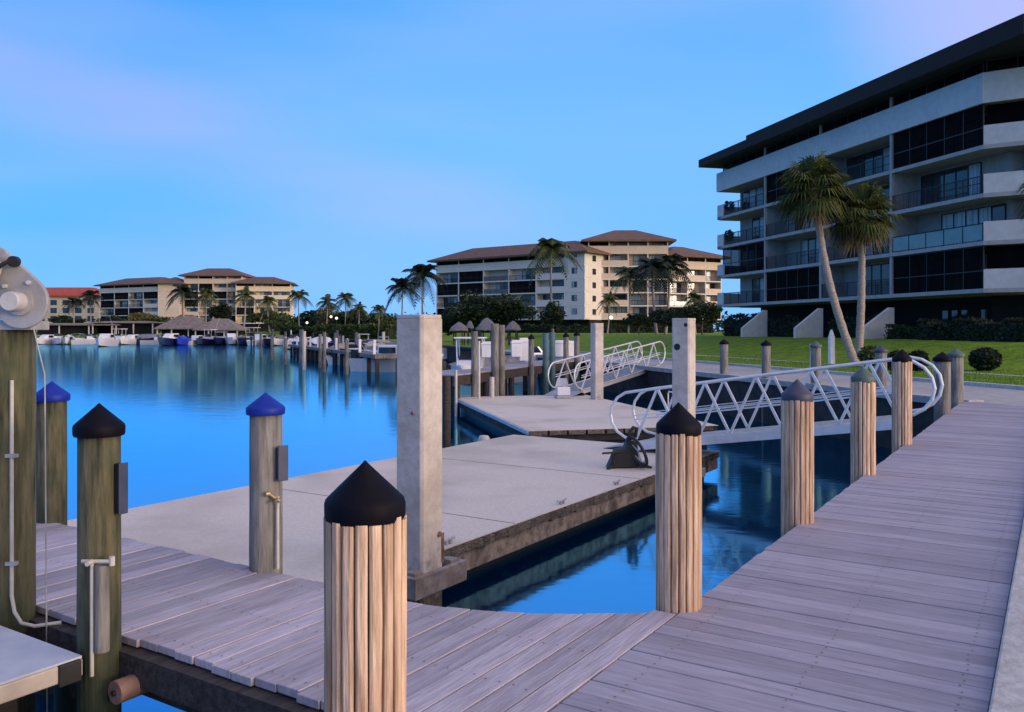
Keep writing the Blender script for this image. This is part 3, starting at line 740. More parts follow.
# lawn bits: lamp, bollard, round bushes
t = thing('path_light', 'thin white path light with yellowish top at the promenade edge', 'path light', at(811,26.6,-.02))
MB().lathe([(.035,0),(.03,1.0)], 10).build('pole', M['pvc'], t, smooth='auto'); MB().lathe([(.05,1.0),(.07,1.08),(.05,1.16),(.01,1.18)], 10).build('head', M['tan'], t, smooth='auto')
t = thing('marker_post', 'white marker post with slanted top standing on the lawn', 'marker post', at(831.5,40.5,-.03), .4)
m = MB(); m.add([(-.14,-.10,0),(.14,-.10,0),(.14,.10,0),(-.14,.10,0),(-.13,-.09,1.35),(.13,-.09,1.35),(.13,.09,1.35),(-.13,.09,1.35)], [(0,3,2,1),(4,5,6,7),(0,1,5,4),(1,2,6,5),(2,3,7,6),(3,0,4,7)]); m.build('shaft', M['white'], t, bevel=.02)
m = MB(); m.add([(-.12,-.08,1.355),(.12,-.08,1.355),(.12,.08,1.355),(-.12,.08,1.355),(-.06,-.03,1.62),(.03,-.03,1.66),(.03,.03,1.66),(-.06,.03,1.62)], [(0,3,2,1),(4,5,6,7),(0,1,5,4),(1,2,6,5),(2,3,7,6),(3,0,4,7)]); m.build('top', M['white'], t, bevel=.02)

# ------------------------------------------------------------------ plants
def leaves(m, rr, c, rad, n, size, flat=.5, shell=.55):
    cx, cy, cz = c; rx, ry, rz = rad
    for _ in range(n):
        while True:
            x, y, z = rr.uniform(-1,1), rr.uniform(-1,1), rr.uniform(-1,1); q = x*x+y*y+z*z
            if q < 1: break
        q = math.sqrt(q)+1e-6; k = (shell+(1-shell)*rr.random()) if rr.random() < .8 else q
        p = Vector((cx+x/q*k*rx, cy+y/q*k*ry, cz+z/q*k*rz))
        a = Vector((rr.gauss(0,1),rr.gauss(0,1),rr.gauss(0,flat))).normalized()
        b = a.cross(Vector((rr.gauss(0,1),rr.gauss(0,1),rr.gauss(0,1)))).normalized()
        s = size*rr.uniform(.6,1.3)
        m.quad(p-a*s*.5, p+b*s*.28, p+a*s*.5, p-b*s*.28)
def blobs(m, rr, c, rad, nb, n, size, br=.42):
    for _ in range(nb):
        while True:
            x, y, z = rr.uniform(-1,1), rr.uniform(-1,1), rr.uniform(-1,1)
            if .12 < x*x+y*y+z*z < .8: break
        k = rr.uniform(br*.6, br*1.2)
        leaves(m, rr, (c[0]+x*rad[0]*.85, c[1]+y*rad[1]*.85, c[2]+z*rad[2]*.8), (rad[0]*k, rad[1]*k, rad[2]*k), n, size)
def bush(loc, r, h, mat, label, group, seed, n=900, size=.16, name='round_bush'):
    rr = random.Random(seed); t = thing(name, label, 'bush', loc, 0, group)
    m = MB(); leaves(m, rr, (0,0,h*.52), (r*.96,r*.96,h*.5), n, size, shell=.8); blobs(m, rr, (0,0,h*.52), (r,r,h*.5), 14, n//22, size)
    m.build('foliage', M[mat], t)
    m = MB(); m.tube([(0,0,-.1),(.03,0,h*.5)], [.05,.02], 6); m.tube([(0,0,0),(.2*r,.1,h*.6)], [.04,.015], 6); m.build('stem', M['barkd'], t)
    return t
GB = 'round bushes on the lawn'
bush(at(871,37,-.03), .55, .95, 'leafm', 'pale loose bush at the foot of the two sabal palms', GB, 1, 700)
bush(at(898,31.5,-.03), .42, .85, 'bushd', 'round dark bush right behind the reddish piling', GB, 2, 700)
bush(at(917,33.5,-.03), .46, .80, 'bushd', 'round dark bush second from the reddish piling', GB, 3, 700)
bush(at(985,33.5,-.03), .62, .92, 'bushd', 'biggest dark round bush at the right beyond the boardwalk end', GB, 4, 1100)
def hedge(name, p, q, w, h, mat, label, n, size, seed, group=None):
    rr = random.Random(seed); t = thing(name, label, 'hedge', (p[0],p[1],max(0,gz((p[0]+q[0])/2,(p[1]+q[1])/2))-.05), 0, group)
    P = Vector(p[:2]); Q = Vector(q[:2]); d = Q-P; L_ = d.length; d.normalize(); nn = Vector((-d.y,d.x)); m = MB()
    for _ in range(n):
        s = rr.uniform(0,L_); e = rr.random()
        hh = h*(.9+.14*math.sin(s*1.7+seed)+.06*math.sin(s*5.1))
        if e < .45: off = rr.uniform(-w/2,w/2); z = hh+rr.gauss(0,.04*h)
        else: off = (w/2)*rr.choice((-1,1))*rr.uniform(.8,1.05); z = rr.uniform(0,hh)
        p3 = Vector((d.x*s+nn.x*off, d.y*s+nn.y*off, z))
        a = Vector((rr.gauss(0,1),rr.gauss(0,1),rr.gauss(0,1))).normalized(); b = a.cross(Vector((rr.gauss(0,1),rr.gauss(0,1),rr.gauss(0,1)))).normalized()
        k = size*rr.uniform(.6,1.3); m.quad(p3-a*k*.5, p3+b*k*.33, p3+a*k*.5, p3-b*k*.33)
    m.build('foliage', M[mat], t)
    m = MB(); ang = math.atan2(d.y,d.x)
    m.box(.1,L_-.1,-w*.38,w*.38,0,h*.8); m.build('inner_twigs', M['bushd'], t, rz=ang)
    return t
hedge('hedge', EW(37.0,47.5), EW(37.0,39.5), 1.2, .85, 'hedge', 'clipped green hedge below the right hand corner of the near building', 4200, .17, 1)
hedge('hedge', EW(36.2,43.5), EW(36.4,35.5), 1.3, 1.15, 'bushd', 'taller dark hedge at the right in front of the near building', 4200, .18, 2)
hedge('hedge', EW(38.6,64.4), EW(38.6,58.3), 1.2, 1.6, 'bushd', 'dark hedge between the two left buttresses of near building', 2600, .2, 3)
hedge('hedge', EW(38.6,72.5), EW(38.6,66), 1.2, 1.9, 'bushd', 'dark hedge under the left end of near building', 2600, .2, 4)
hedge('hedge', EW(38.6,56), EW(38.6,50), 1.2, 1.5, 'bushd', 'dark hedge left of the tallest buttress', 2600, .2, 5)

def trunk(m, pts, r0, r1, n=10, rings=0):
    k = len(pts); m.tube(pts, [r0+(r1-r0)*i/(k-1) for i in range(k)], n)
def curve(p0, p1, bend, k=14):
    p0 = Vector(p0); p1 = Vector(p1); b = Vector(bend)
    return [p0.lerp(p1, i/k)+b*math.sin(math.pi*i/k) for i in range(k+1)]
def sabal(loc, tip, bend, cr, label, seed, group='sabal palms on the lawn', nleaf=46, r0=.20):
    rr = random.Random(seed); t = thing('sabal_palm', label, 'palm tree', loc, 0, group)
    m = MB(); pts = curve((0,0,-.1), tip, bend, 26)
    vs = [r0*(1.25 if i == 0 else 1)*(1-.25*i/26)*(1+.05*(-1)**i) for i in range(27)]
    m.tube(pts, vs, 12); m.build('trunk', M['bark'], t, smooth=True)
    T = Vector(tip); gr = MB(); dead = MB()
    for i in range(nleaf):
        az = rr.uniform(0,6.283); el = math.asin(rr.uniform(-.72,.98)) if i > 8 else R(rr.uniform(-75,-40))
        mm = dead if i < 9 else gr
        dr = Vector((math.cos(az)*math.cos(el), math.sin(az)*math.cos(el), math.sin(el)))
        pl = cr*rr.uniform(.42,.6); p1 = T+dr*pl+Vector((0,0,-.1*pl*math.cos(el)))
        side = dr.cross(Vector((0,0,1)));
        if side.length < .1: side = Vector((1,0,0))
        side.normalize(); up = side.cross(dr).normalized()
        mm.tube([T, T+dr*pl*.5+up*.05, p1], [.03,.022,.018], 4, cap=False)
        ns = 18; fl = cr*rr.uniform(.48,.62)
        for s in range(ns):
            a = R(-105+210*s/(ns-1)); ll = fl*(1-.25*abs(a)/R(105))*rr.uniform(.9,1.08)
            d = (dr*math.cos(a)+side*math.sin(a)).normalized()
            drop = -.42*ll
            q1 = p1+d*ll*.55+up*(.06*ll); q2 = p1+d*ll+Vector((0,0,drop*rr.uniform(.5,1.2)))
            wv = d.cross(up).normalized()*(.045*cr/2)
            mm.quad(p1-wv*.3, q1-wv, q1+wv, p1+wv*.3); mm.add([q1-wv, q1+wv, q2], [(0,1,2)])
    c = gr.build('crown', M['sabal'], t); dead.build('dead_fronds', M['sabald'], t)
    boots = MB()
    for i in range(30):
        az = rr.uniform(0,6.283); z = -rr.uniform(.0,.9)
        p = T+Vector((math.cos(az)*r0*.7, math.sin(az)*r0*.7, z)); boots.bar(p, p+Vector((math.cos(az)*.16,math.sin(az)*.16,.22)), .05,.03)
    boots.build('leaf_boots', M['barkd'], t)
    return t
b1 = Vector(at(856,40,-.03)); tp = Vector(at(814,40.6,1.6+(330-186)/846*40))
d = tp-b1; sabal(b1, tuple(d), (-.30,0,-.1), 1.98, 'leaning sabal palm, left one of the pair before near building', 11, nleaf=86)
b2 = Vector(at(858,41.5,-.03)); tp = Vector(at(861,41.2,1.6+(330-214)/846*41.3))
d = tp-b2; sabal(b2, tuple(d), (.10,0,0), 1.92, 'upright sabal palm, right one of the pair before near building', 12, nleaf=80)
b3 = Vector(at(1072,27,-.03)); d = Vector((-.1,0,6.4)); sabal(b3, tuple(d), (.2,0,0), 1.75, 'palm at the right frame edge with only frond tips showing', 14, nleaf=44)

def pinnate(m, rr, T, az, el, ln, droop, wid, nl=16):
    """one feather frond: an arching midrib with leaflets both sides"""
    h = Vector((math.cos(az), math.sin(az), 0)); side = Vector((-h.y,h.x,0)); prev = None; pts = []
    for i in range(nl+1):
        s = i/nl; e = el-droop*s*s
        pts.append(T+h*ln*(s*math.cos(el)*(1-.18*s*s))+Vector((0,0,1))*ln*(s*math.sin(el)-droop*.55*s*s))
    m.tube([pts[0],pts[nl//2],pts[nl]], [ln*.012,ln*.008,ln*.003], 3, cap=False)
    for i in range(1, nl+1):
        s = i/nl; w = wid*math.sin(math.pi*min(1,.18+s*.80))*rr.uniform(.85,1.1)
        d = (pts[i]-pts[i-1]).normalized(); st = ln/nl*.85
        for sg in (-1,1):
            tip = pts[i]+side*sg*w+d*w*.45+Vector((0,0,-w*.55))
            m.quad(pts[i]-d*st*.5, pts[i]+d*st*.5, tip+d*st*.15, tip-d*st*.15)
def feather_palm_mesh(seed, H, lean, ln, nf, mat, tr=.16):
    rr = random.Random(seed)
    t = thing('coconut_palm', 'x', 'palm tree')
    m = MB(); pts = curve((0,0,-.3), (lean,0,H), (lean*.35,.1,0), 14); trunk(m, pts, tr*1.35, tr*.7, 8); m.build('trunk', M['bark'], t, smooth=True)
    m = MB(); T = Vector((lean,0,H))
    for i in range(nf):
        az = 2*math.pi*i/nf*2.618+rr.uniform(-.3,.3); q = i/nf
        el = R(78-100*q+rr.uniform(-8,8))
        pinnate(m, rr, T, az, el, ln*rr.uniform(.85,1.08), 1.0+.5*rr.random(), ln*.21)
    m.build('crown', M[mat], t)
    m = MB()
    for i in range(5): a = i*1.25; m.lathe([(.02,-.14),(.11,-.05),(.12,.03),(.02,.13)], 8, (lean+.25*math.cos(a), .25*math.sin(a))) ; 
    o = m.build('coconuts', M['leafm'], t); o.location = (0,0,H-.3)
    return t
PA = feather_palm_mesh(21, 11.0, .5, 5.4, 26, 'coco')
PB = feather_palm_mesh(22, 11.5, -.4, 5.0, 26, 'palmg')
PC = feather_palm_mesh(23, 8.0, .6, 3.9, 22, 'palmg')
PD = feather_palm_mesh(24, 8.5, -.5, 4.2, 26, 'coco')
used = set()
def palm(src, H, px, d, ytop, label, rz, group='coconut palms round the harbour'):
    """scale is set so that the crown top reaches the height measured in the photograph"""
    loc = at(px, d, -.03); ht = 1.6+(HZ-ytop)/F*d-loc[2]; s = ht/(H+2.2)
    if src.name in used: return dup(src, loc, rz, label, group, s)
    used.add(src.name); src.location = loc; src.rotation_euler = (0,0,rz); src.scale = (s,s,s); src['label'] = label; src['group'] = group
    return src
palm(PA,11,400,112,276,'dark drooping coconut palm left of the mid building, shorter of two',.4)
palm(PA,11,424,116,262,'dark coconut palm touching the left end of mid building, taller of two',2.1)
palm(PB,11.5,553,118,233,'tall green palm against the roof of mid building',1.0)
palm(PB,11.5,628,112,263,'shorter green palm before the balconies of mid building',2.6)
palm(PD,8.5,657,108,250,'bushy dark palm left of a close pair before mid building',.3)
palm(PD,8.5,665,111,247,'bushy dark palm right of a close pair before mid building',3.3)
palm(PC,8,607,120,290,'small young palm under the plain stair wall of mid building',.2)
palm(PC,8,696,105,288,'small palm between the mid building and the near building',1.9)
palm(PD,8.5,186,205,279,'dark palm before the plain wall of far left building',.7)
palm(PB,11.5,206,208,286,'green palm before the middle tower of far left building',2.2)
palm(PC,8,243,206,284,'yellowish palm at the right wing of far left building',.9)
palm(PC,8,270,210,292,'low palm at the right corner of far left building',2.9)
palm(PB,11.5,300,176,287,'pale palm standing alone right of far left building',.1)
palm(PC,8,326,168,292,'palm in the tree belt, second to the right of far left building',1.2)
palm(PB,11.5,345,165,290,'tall palm in the middle of the tree belt',2.4)
palm(PC,8,357,158,300,'smaller palm at the right of the tree belt',.5)
palm(PD,8.5,75,216,294,'dark palm before the red roofed building, left of two',1.5)
palm(PA,11,92,220,289,'dark palm before the red roofed building, right of two',2.9)
palm(PB,11.5,378,150,303,'thin palm rising beside the tall concrete pile',4.0)

def tree(loc, rad, h, mat, label, seed, nb=22, n=70, size=.5, group='leafy trees round the harbour', name='leafy_tree'):
    rr = random.Random(seed); t = thing(name, label, 'tree', loc, rr.uniform(0,6), group)
    m = MB(); trunk(m, curve((0,0,-.3),(0,0,h*.45),(.2,.1,0),6), h*.035, h*.022, 8)
    for i in range(6):
        a = i*1.05+rr.random(); trunk(m, curve((0,0,h*.38),(math.cos(a)*rad*.6,math.sin(a)*rad*.6,h*rr.uniform(.55,.8)),(0,0,.2),5), h*.018, h*.006, 6)
    m.build('trunk', M['barkd'], t, smooth=True)
    m = MB(); blobs(m, rr, (0,0,h*.62), (rad,rad,h*.40), nb, n, size, .38)
    m.build('crown', M[mat], t)
    return t
tree(at(478,118,-.03), 5.6, 7.2, 'leafd', 'broad dark tree at the left foot of mid building, behind the thatched huts', 31, 40, 110, .5)
tree(at(508,116,-.03), 4.2, 6.8, 'leafd', 'dark tree joining the broad one, below the balconies of mid building', 32, 30, 100, .5)
tree(at(455,120,-.03), 2.6, 4.2, 'leafd', 'small dark tree at the left corner of mid building', 33, 22, 80, .45)
tree(at(553,110,-.03), 1.9, 4.6, 'leafd', 'compact dark round tree before the balconies of mid building', 34, 22, 90, .4)
tree(at(703,100,-.03), 3.0, 4.0, 'leafd', 'dark shrubby tree between the mid and near buildings', 35, 26, 90, .4)
tree(at(640,112,-.03), 2.4, 3.0, 'leafd', 'low dark tree below the pair of bushy palms', 36, 20, 80, .4)
tree(at(675,104,-.03), 3.4, 3.4, 'leafd', 'low wide dark tree behind the square concrete pile', 37, 24, 90, .4)
for i, (px, d, y, rad, mt, lab) in enumerate((
    (268,215,309,6.5,'leafm','rounded green tree by the right wing of far left building'),
    (283,205,316,5.0,'leafm','lower green tree at the end of far left building'),
    (314,182,307,4.5,'leafd','dark tree just right of the pale lone palm'),
    (333,178,304,5.5,'leafy','olive tree in the middle of the tree belt'),
    (352,172,309,5.0,'leafd','dark tree below the tall palm in the tree belt'),
    (372,165,311,4.5,'leafd','dark tree left of the tall concrete pile'),
    (388,160,313,4.0,'leafm','green tree seen at the edge of the tall concrete pile'),
    (146,225,312,5.5,'leafy','olive yellow tree before the balconies of far left building'),
    (163,222,316,4.5,'leafm','green tree left of the grey shingled roofs'),
    (108,230,316,5.0,'leafd','dark tree at the left end of far left building'),
    (124,228,320,4.2,'leafd','low dark tree below the left wing of far left building'),
    (68,235,315,5.0,'leafd','dark tree below the red roofed building'),
    (222,215,300,3.2,'leafd','narrow dark tree before the middle tower of far left building'),
    (432,150,318,3.0,'leafd','low dark tree right of the tall concrete pile'))):
    h = 1.6+(HZ-y)/F*d-at(px,d,-.03)[2]
    tree(at(px,d,-.03), rad, max(h,3), mt, lab, 60+i, 26, 70, .75)
hedge('hedge', at(318,162,-.03), at(392,150,-.03), 2.5, 2.4, 'leafm', 'long green hedge below the tree belt behind the docks', 5000, .55, 12)
hedge('hedge', at(285,170,-.03), at(322,163,-.03), 2.5, 2.0, 'leafd', 'dark hedge left of the long green hedge', 2500, .55, 13)
hedge('hedge', at(556,160,-.03), at(712,163,-.03), 1.8, 1.5, 'leafd', 'long low dark hedge along the foot of mid building', 5000, .4, 14)
hedge('hedge', at(440,176,-.03), at(556,161,-.03), 1.8, 1.6, 'leafd', 'dark hedge behind the thatched huts', 4000, .4, 15)

# far wood behind everything
rr = random.Random(90); m = MB()
for i in range(150):
    px = rr.uniform(-60,470); d = rr.uniform(340,420); x, y, _ = at(px, d)
    leaves(m, rr, (x,y,3.2+rr.uniform(-1,1.5)), (6,4,4.2+rr.uniform(0,1.5)), 60, 1.6)
for i in range(110):
    px = rr.uniform(640,1300); d = rr.uniform(240,330); x, y, _ = at(px, d)
    leaves(m, rr, (x,y,3.0), (6,4,4.5), 50, 1.6)
tag(m.build('far_wood', M['leafd']), kind='stuff')

# thatched huts and tiki roofs
def hut(loc, r, h0, h1, label, mat='thatch', group='thatched huts'):
    t = thing('thatched_hut', label, 'thatched hut', loc, 0, group)
    rr = random.Random(int(loc[0]*10)); m = MB(); n = 18
    prof = [(r*1.0,h0-.1),(r*1.03,h0),(r*.80,h0+(h1-h0)*.36),(r*.45,h0+(h1-h0)*.74),(r*.14,h1-.04),(.02,h1)]
    m.lathe([(a*(1),z) for a,z in prof], n)
    m.v = [(x*(1+rr.uniform(-.05,.05)), y*(1+rr.uniform(-.05,.05)), z+rr.uniform(-.06,.06)) for x,y,z in m.v]
    m.build('roof', M[mat], t)
    for k in range(4):
        a = k*math.pi/2+.6; MB().lathe([(.08,-.1),(.07,h0+.2)], 8, (r*.65*math.cos(a), r*.65*math.sin(a))).build('post', M['barkd'], t)
    return t
hut(at(459,92,-.03), 1.05, 1.6, 2.5, 'left grey thatched hut beside the dark tree')
hut(at(487,90,-.03), 1.15, 1.7, 2.9, 'largest grey thatched hut in the middle of the row')
hut(at(470,96,-.03), .45, 1.9, 2.7, 'slim folded thatched umbrella between two huts')
hut(at(513,90,-.03), .85, 1.7, 2.6, 'right, smallest grey thatched hut near the lawn')
def hiproof(m, x0, x1, y0, y1, z0, th, rise, ins):
    """hip roof with a fascia of height th"""
    hx = min(ins, (x1-x0)/2-.05); hy = min(ins, (y1-y0)/2-.05)
    m.add([(x0,y0,z0),(x1,y0,z0),(x1,y1,z0),(x0,y1,z0),(x0,y0,z0+th),(x1,y0,z0+th),(x1,y1,z0+th),(x0,y1,z0+th),
           (x0+hx,y0+hy,z0+th+rise),(x1-hx,y0+hy,z0+th+rise),(x1-hx,y1-hy,z0+th+rise),(x0+hx,y1-hy,z0+th+rise)],
          [(3,2,1,0),(0,1,5,4),(1,2,6,5),(2,3,7,6),(3,0,4,7),(4,5,9,8),(5,6,10,9),(6,7,11,10),(7,4,8,11),(8,9,10,11)])
def pavilion(px, d, L, dep, h0, rise, label, rz=0):
    t = thing('shingled_pavilion', label, 'pavilion', at(px,d,-.03), rz, 'grey roofed dockside pavilions')
    m = MB(); hiproof(m, -L/2, L/2, -dep/2, dep/2, h0, .25, rise, dep*.46); m.build('roof', M['shingle'], t)
    m = MB(); m.box(-L/2+1,L/2-1,-dep/2+2.2,dep/2-1,0,h0-.01); m.build('wall', M['soffit'], t)
    for x in (-L/2+.6,-L/6,L/6,L/2-.6): MB().box(x-.12,x+.12,-dep/2+.5,-dep/2+.74,0,h0-.01).build('post', M['stucco'], t)
    return t
pavilion(187,206,12,10,1.7,3.3,'left grey roofed dockside pavilion before far left building')
pavilion(222,203,11,9,1.5,2.6,'right grey roofed dockside pavilion, lower roof')
pavilion(80,212,22,7,2.2,.35,'long flat roofed boathouse behind the left boats')
pavilion(128,212,16,7,2.6,.3,'flat roofed dock shelter between boathouse and pavilions')

# ------------------------------------------------------------------ apartment buildings
LV = [0,4.0,6.75,9.5,12.3,15.0]
def win(parent, x0, x1, z0, z1, y, seed, loc, rz, kinds=None):
    """framed sliding window set in the back wall at depth y"""
    rr = random.Random(seed); n = max(2, int((x1-x0)/1.0)); fr = MB(); gd = MB(); gc = MB(); f = .06
    fr.box(x0,x1,y-.05,y+.03,z0,z0+f); fr.box(x0,x1,y-.05,y+.03,z1-f,z1)
    w = (x1-x0)/n
    for i in range(n+1): fr.box(x0+w*i-f/2,x0+w*i+f/2,y-.052,y+.028,z0+f+.002,z1-f-.002)
    fr.box(x0+.05,x1-.05,y-.03,y+.02,z0+(z1-z0)*.42,z0+(z1-z0)*.42+.05)
    o = fr.build('window', M['bronze'], parent, loc, rz)
    for i in range(n):
        k = rr.random()
        MB().box(x0+w*i+f/2,x0+w*(i+1)-f/2,y-.015,y+.0,z0+f,z1-f).build('pane', M['curtain' if k < .42 else 'glassd'], o)
def rail(parent, x0, x1, z, y, loc, rz, kind='bar'):
    m = MB(); m.box(x0,x1,y,y+.06,z+1.0,z+1.06); n = max(2,int((x1-x0)/1.4)); w = (x1-x0)/n
    for i in range(n+1): m.box(x0+w*i-.03 if i else x0, x0+w*i+.03 if i < n else x1, y+.01,y+.05,z+.002,z+1.0)
    if kind == 'bar':
        k = int((x1-x0)/.13)
        for i in range(1,k): x = x0+(x1-x0)*i/k; m.box(x-.009,x+.009,y+.02,y+.04,z+.06,z+.998)
        m.box(x0,x1,y+.015,y+.045,z+.04,z+.08)
        m.build('railing', M['bronze'], parent, loc, rz)
    else:
        o = m.build('railing', M['bronze'], parent, loc, rz); g = MB()
        for i in range(n): g.box(x0+w*i+.035,x0+w*(i+1)-.035,y+.025,y+.035,z+.08,z+.97)
        g.build('glass_panel', M['glassrail' if kind == 'glass' else 'grailing'], o)
def screen_or_shade(parent, x0, x1, z0, z1, loc, rz):
    f = MB(); n = max(2,int((x1-x0)/1.5))
    for i in range(0,n+1): x = x0+.03+(x1-x0-.06)*i/n; f.box(x-.03,x+.03,.14,.20,z0,z1)
    f.box(x0+.06,x1-.06,.139,.199,z0+1.0,z0+1.07); f.box(x0+.06,x1-.06,.139,.199,z1-.08,z1-.002)
    o = f.build('screen_or_shade', M['scrframe'], parent, loc, rz)
    MB().box(x0+.01,x1-.01,.165,.175,z0+.005,z1-.005).build('mesh', M['mesh'], o)
def wing(parent, loc, rz, bays, cells, depth, wallm='stucco', slabm='slab', parm=None, lv=LV, back=2.0, seed=0, slabover=.0, band=True, xext=0.0, bandh=1.45, endwalls=(True,True)):
    """bays: x of the bay lines; cells[level][bay] is one letter: s screen, w window+railing, g window+glass railing, m mesh rail,
       p parapet+window, W plain wall+railing, x plain wall flush with the front, t wall with a small window"""
    parm = parm or wallm; x0, x1 = bays[0], bays[-1]; nl = len(lv)-1; topz = lv[-1]+2.2
    m = MB(); m.box(x0+.02,x1-.02,back,depth,lv[1]-.3,topz); m.build('wall', M[wallm], parent, loc, rz)
    for li in range(1, nl+1):
        z = lv[li]
        m = MB(); m.box(x0-xext,x1+.001,.0,depth-.1,z-.24,z); m.build('floor_slab', M[slabm], parent, loc, rz)
        zc = (lv[li+1]-.24) if li < nl else topz
        row = cells[li-1]
        for bi in range(len(bays)-1):
            a, b = bays[bi]+.13, bays[bi+1]-.13; c = row[bi]; sd = seed*100+li*10+bi
            if c == 's':
                screen_or_shade(parent, a, b, z+.001, zc-.001, loc, rz)
                if seed in (1,2): win(parent, a+.3, b-.3, z+.05, zc-.25, back-.03, sd, loc, rz)
            elif c == 'd':
                MB().box(bays[bi]+.01,bays[bi+1]-.01,.004,.16,z+.002,z+1.12).build('balcony_parapet', M[parm], parent, loc, rz)
                MB().box(a,b,.9,.93,z+.001,zc-.001).build('screen_or_shade', M['screen_or_shade'], parent, loc, rz)  # opaque dark sheet added behind the parapet as painted recess shade
            elif c == 'x': MB().box(bays[bi],bays[bi+1],.05,back+.01,z+.001,zc-.001).build('wall', M[wallm], parent, loc, rz)
            elif c == 't':
                MB().box(bays[bi],bays[bi+1],.05,back+.01,z+.001,zc-.001).build('wall', M[wallm], parent, loc, rz)
                xm = (a+b)/2; win(parent, xm-.6, xm+.6, z+.8, z+2.0, .05, sd, loc, rz)
            elif c in 'wgmp':
                w0 = a+(b-a)*(.30 if (bi+li)%2 else .06); win(parent, w0, min(b-.1, w0+(b-a)*.66), z+.05, zc-.2, back-.03, sd, loc, rz)
                if c == 'p': MB().box(bays[bi]+.01,bays[bi+1]-.01,.004,.16,z+.002,z+1.12).build('balcony_parapet', M[parm], parent, loc, rz)
                else: rail(parent, a, b, z, .06, loc, rz, {'w':'bar','g':'glass','m':'mesh'}[c])
            elif c == 'W': rail(parent, a, b, z, .06, loc, rz, 'mesh')
            elif c == 'o': pass
        for bi in range(len(bays)):
            if 0 < bi < len(bays)-1 or endwalls[0 if bi == 0 else 1]:
                if li < nl or True:
                    x = bays[bi]; MB().box(x-.125,x+.125,.21,back-.001,z+.001,zc-.001).build('divider_wall', M[wallm], parent, loc, rz)
                    MB().box(x-.10,x+.10,.02,.209,z+.001,zc-.001).build('column', M[slabm], parent, loc, rz)
    if band:
        z = lv[-1]; m = MB(); m.box(x0-xext-.05,x1+.05,-.06,.10,z-.3,z+bandh)
        if xext: m.box(x0-xext-.05,x0-xext+.11,.10,4.0,z-.3,z+bandh)
        m.build('parapet', M[parm], parent, loc, rz)

nb = thing('apartment_building', 'large dark balconied apartment building filling the right side', 'building', EW(38,72.8,0), R(-76.3))
O = (0,0,0)
bays = [0,7.8,15.8,23.8,31.8]
cells = ['wsms','swmg','wwmw','wsws','ssss']
cells = [list(c) for c in ('wsws','swwg','wwww','wsws','ssss')]
wing(nb, O, 0, bays, cells, 17, wallm='stuccoshade', slabm='slabg', parm='stuccolit', seed=1, xext=.7, endwalls=(False,False))
# left end rounded balcony parapets
for li, z in enumerate(LV[1:5]):
    m = MB(); m.prism([(-1.1,.5),(-.7,.0),(.5,-.004),(.5,.14),(-.62,.15),(-.95,.56),(-.95,2.6),(-1.1,2.6)], z+.002, z+(1.1 if li in (0,2,3) else 1.0)); m.build('balcony_parapet', M['stuccolit'], nb)
    m = MB(); m.prism([(-1.1,.5),(-.7,.0),(.0,.0),(.0,2.6),(-1.1,2.6)], z-.239, z-.001); m.build('floor_slab', M['slabg'], nb)
# top floor wide columns
for x, wd in ((7.8,1.1),(15.8,1.1)):
    MB().box(x-wd/2,x+wd/2,.25,.45,15.0+.01,17.1).build('column', M['stuccoshade'], nb)
# chamfered corner
chL = (31.8,0,-.006); chR = R(43.5)
cc = [list(c) for c in ('dd','pp','pp','dd','ss')]
wing(nb, chL, chR, [0,3.4,7.5], cc, 8, wallm='stuccoshade', slabm='slabg', parm='stuccolit', seed=2, endwalls=(False,True), back=2.6)
# ground floor: dark glazed recess, buttresses
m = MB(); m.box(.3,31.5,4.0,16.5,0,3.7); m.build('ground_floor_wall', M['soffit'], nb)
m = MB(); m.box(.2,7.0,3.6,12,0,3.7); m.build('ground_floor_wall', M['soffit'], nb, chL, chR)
for i in range(9):
    x = 24.0+i*.85
    if i not in (3,6): MB().box(x,x+.5,3.93,3.99,.3,2.9).build('ground_floor_pane', M['glassd'], nb)
m = MB(); m.box(7.0,7.6,.3,3.5,0,3.7); m.build('end_wall', M['stucco2'], nb, chL, chR)
for x, h in ((7.8,3.3),(15.8,3.25),(23.8,3.1)):
    m = MB(); vs = [(-2.15,0),(0.2,0),(.2,h),(-.1,h),(-2.15,1.75)]
    n_ = 5; m.add([(x-.14,p,z) for p,z in vs]+[(x+.14,p,z) for p,z in vs], [(0,1,2,3,4),(9,8,7,6,5)]+[(i,5+i,5+(i+1)%5,(i+1)%5) for i in range(5)])
    m.build('buttress', M['stucco'], nb)
# roofs: lower left section, higher right section, tapering corner
m = MB(); hiproof(m, -1.9, 7.7, -1.35, 18, 17.2, .72, 1.6, 5); m.build('roof', M['tiledark'], nb)
m = MB()
ch = Vector(rot2(7.9,-1.35,chR)); k0 = 31.8+1.35*math.tan(R(43.5/2))
pl = [(7.2,-1.4),(36.0,-1.4),(38.6,3.0),(40.5,18.2),(7.2,18.2)]
m.prism(pl, 17.18, 18.22)
cx_ = sum(p[0] for p in pl)/5; cy_ = sum(p[1] for p in pl)/5
pin = [(cx_+(p[0]-cx_)*.55, cy_+(p[1]-cy_)*.45) for p in pl]
m.add([(p[0],p[1],18.225) for p in pl]+[(p[0],p[1],20.0) for p in pin], [(i,(i+1)%5,5+(i+1)%5,5+i) for i in range(5)]+[(5,6,7,8,9)])
m.build('roof', M['tiledark'], nb)
# patio furniture and hanging plant on the left balconies
for z, x in ((9.5,-.3),(12.3,-.2)):
    rr = random.Random(int(z)); m = MB(); leaves(m, rr, (x,1.0,z+1.1), (.5,.5,.55), 160, .3); m.build('balcony_plant', M['bushd'], nb)

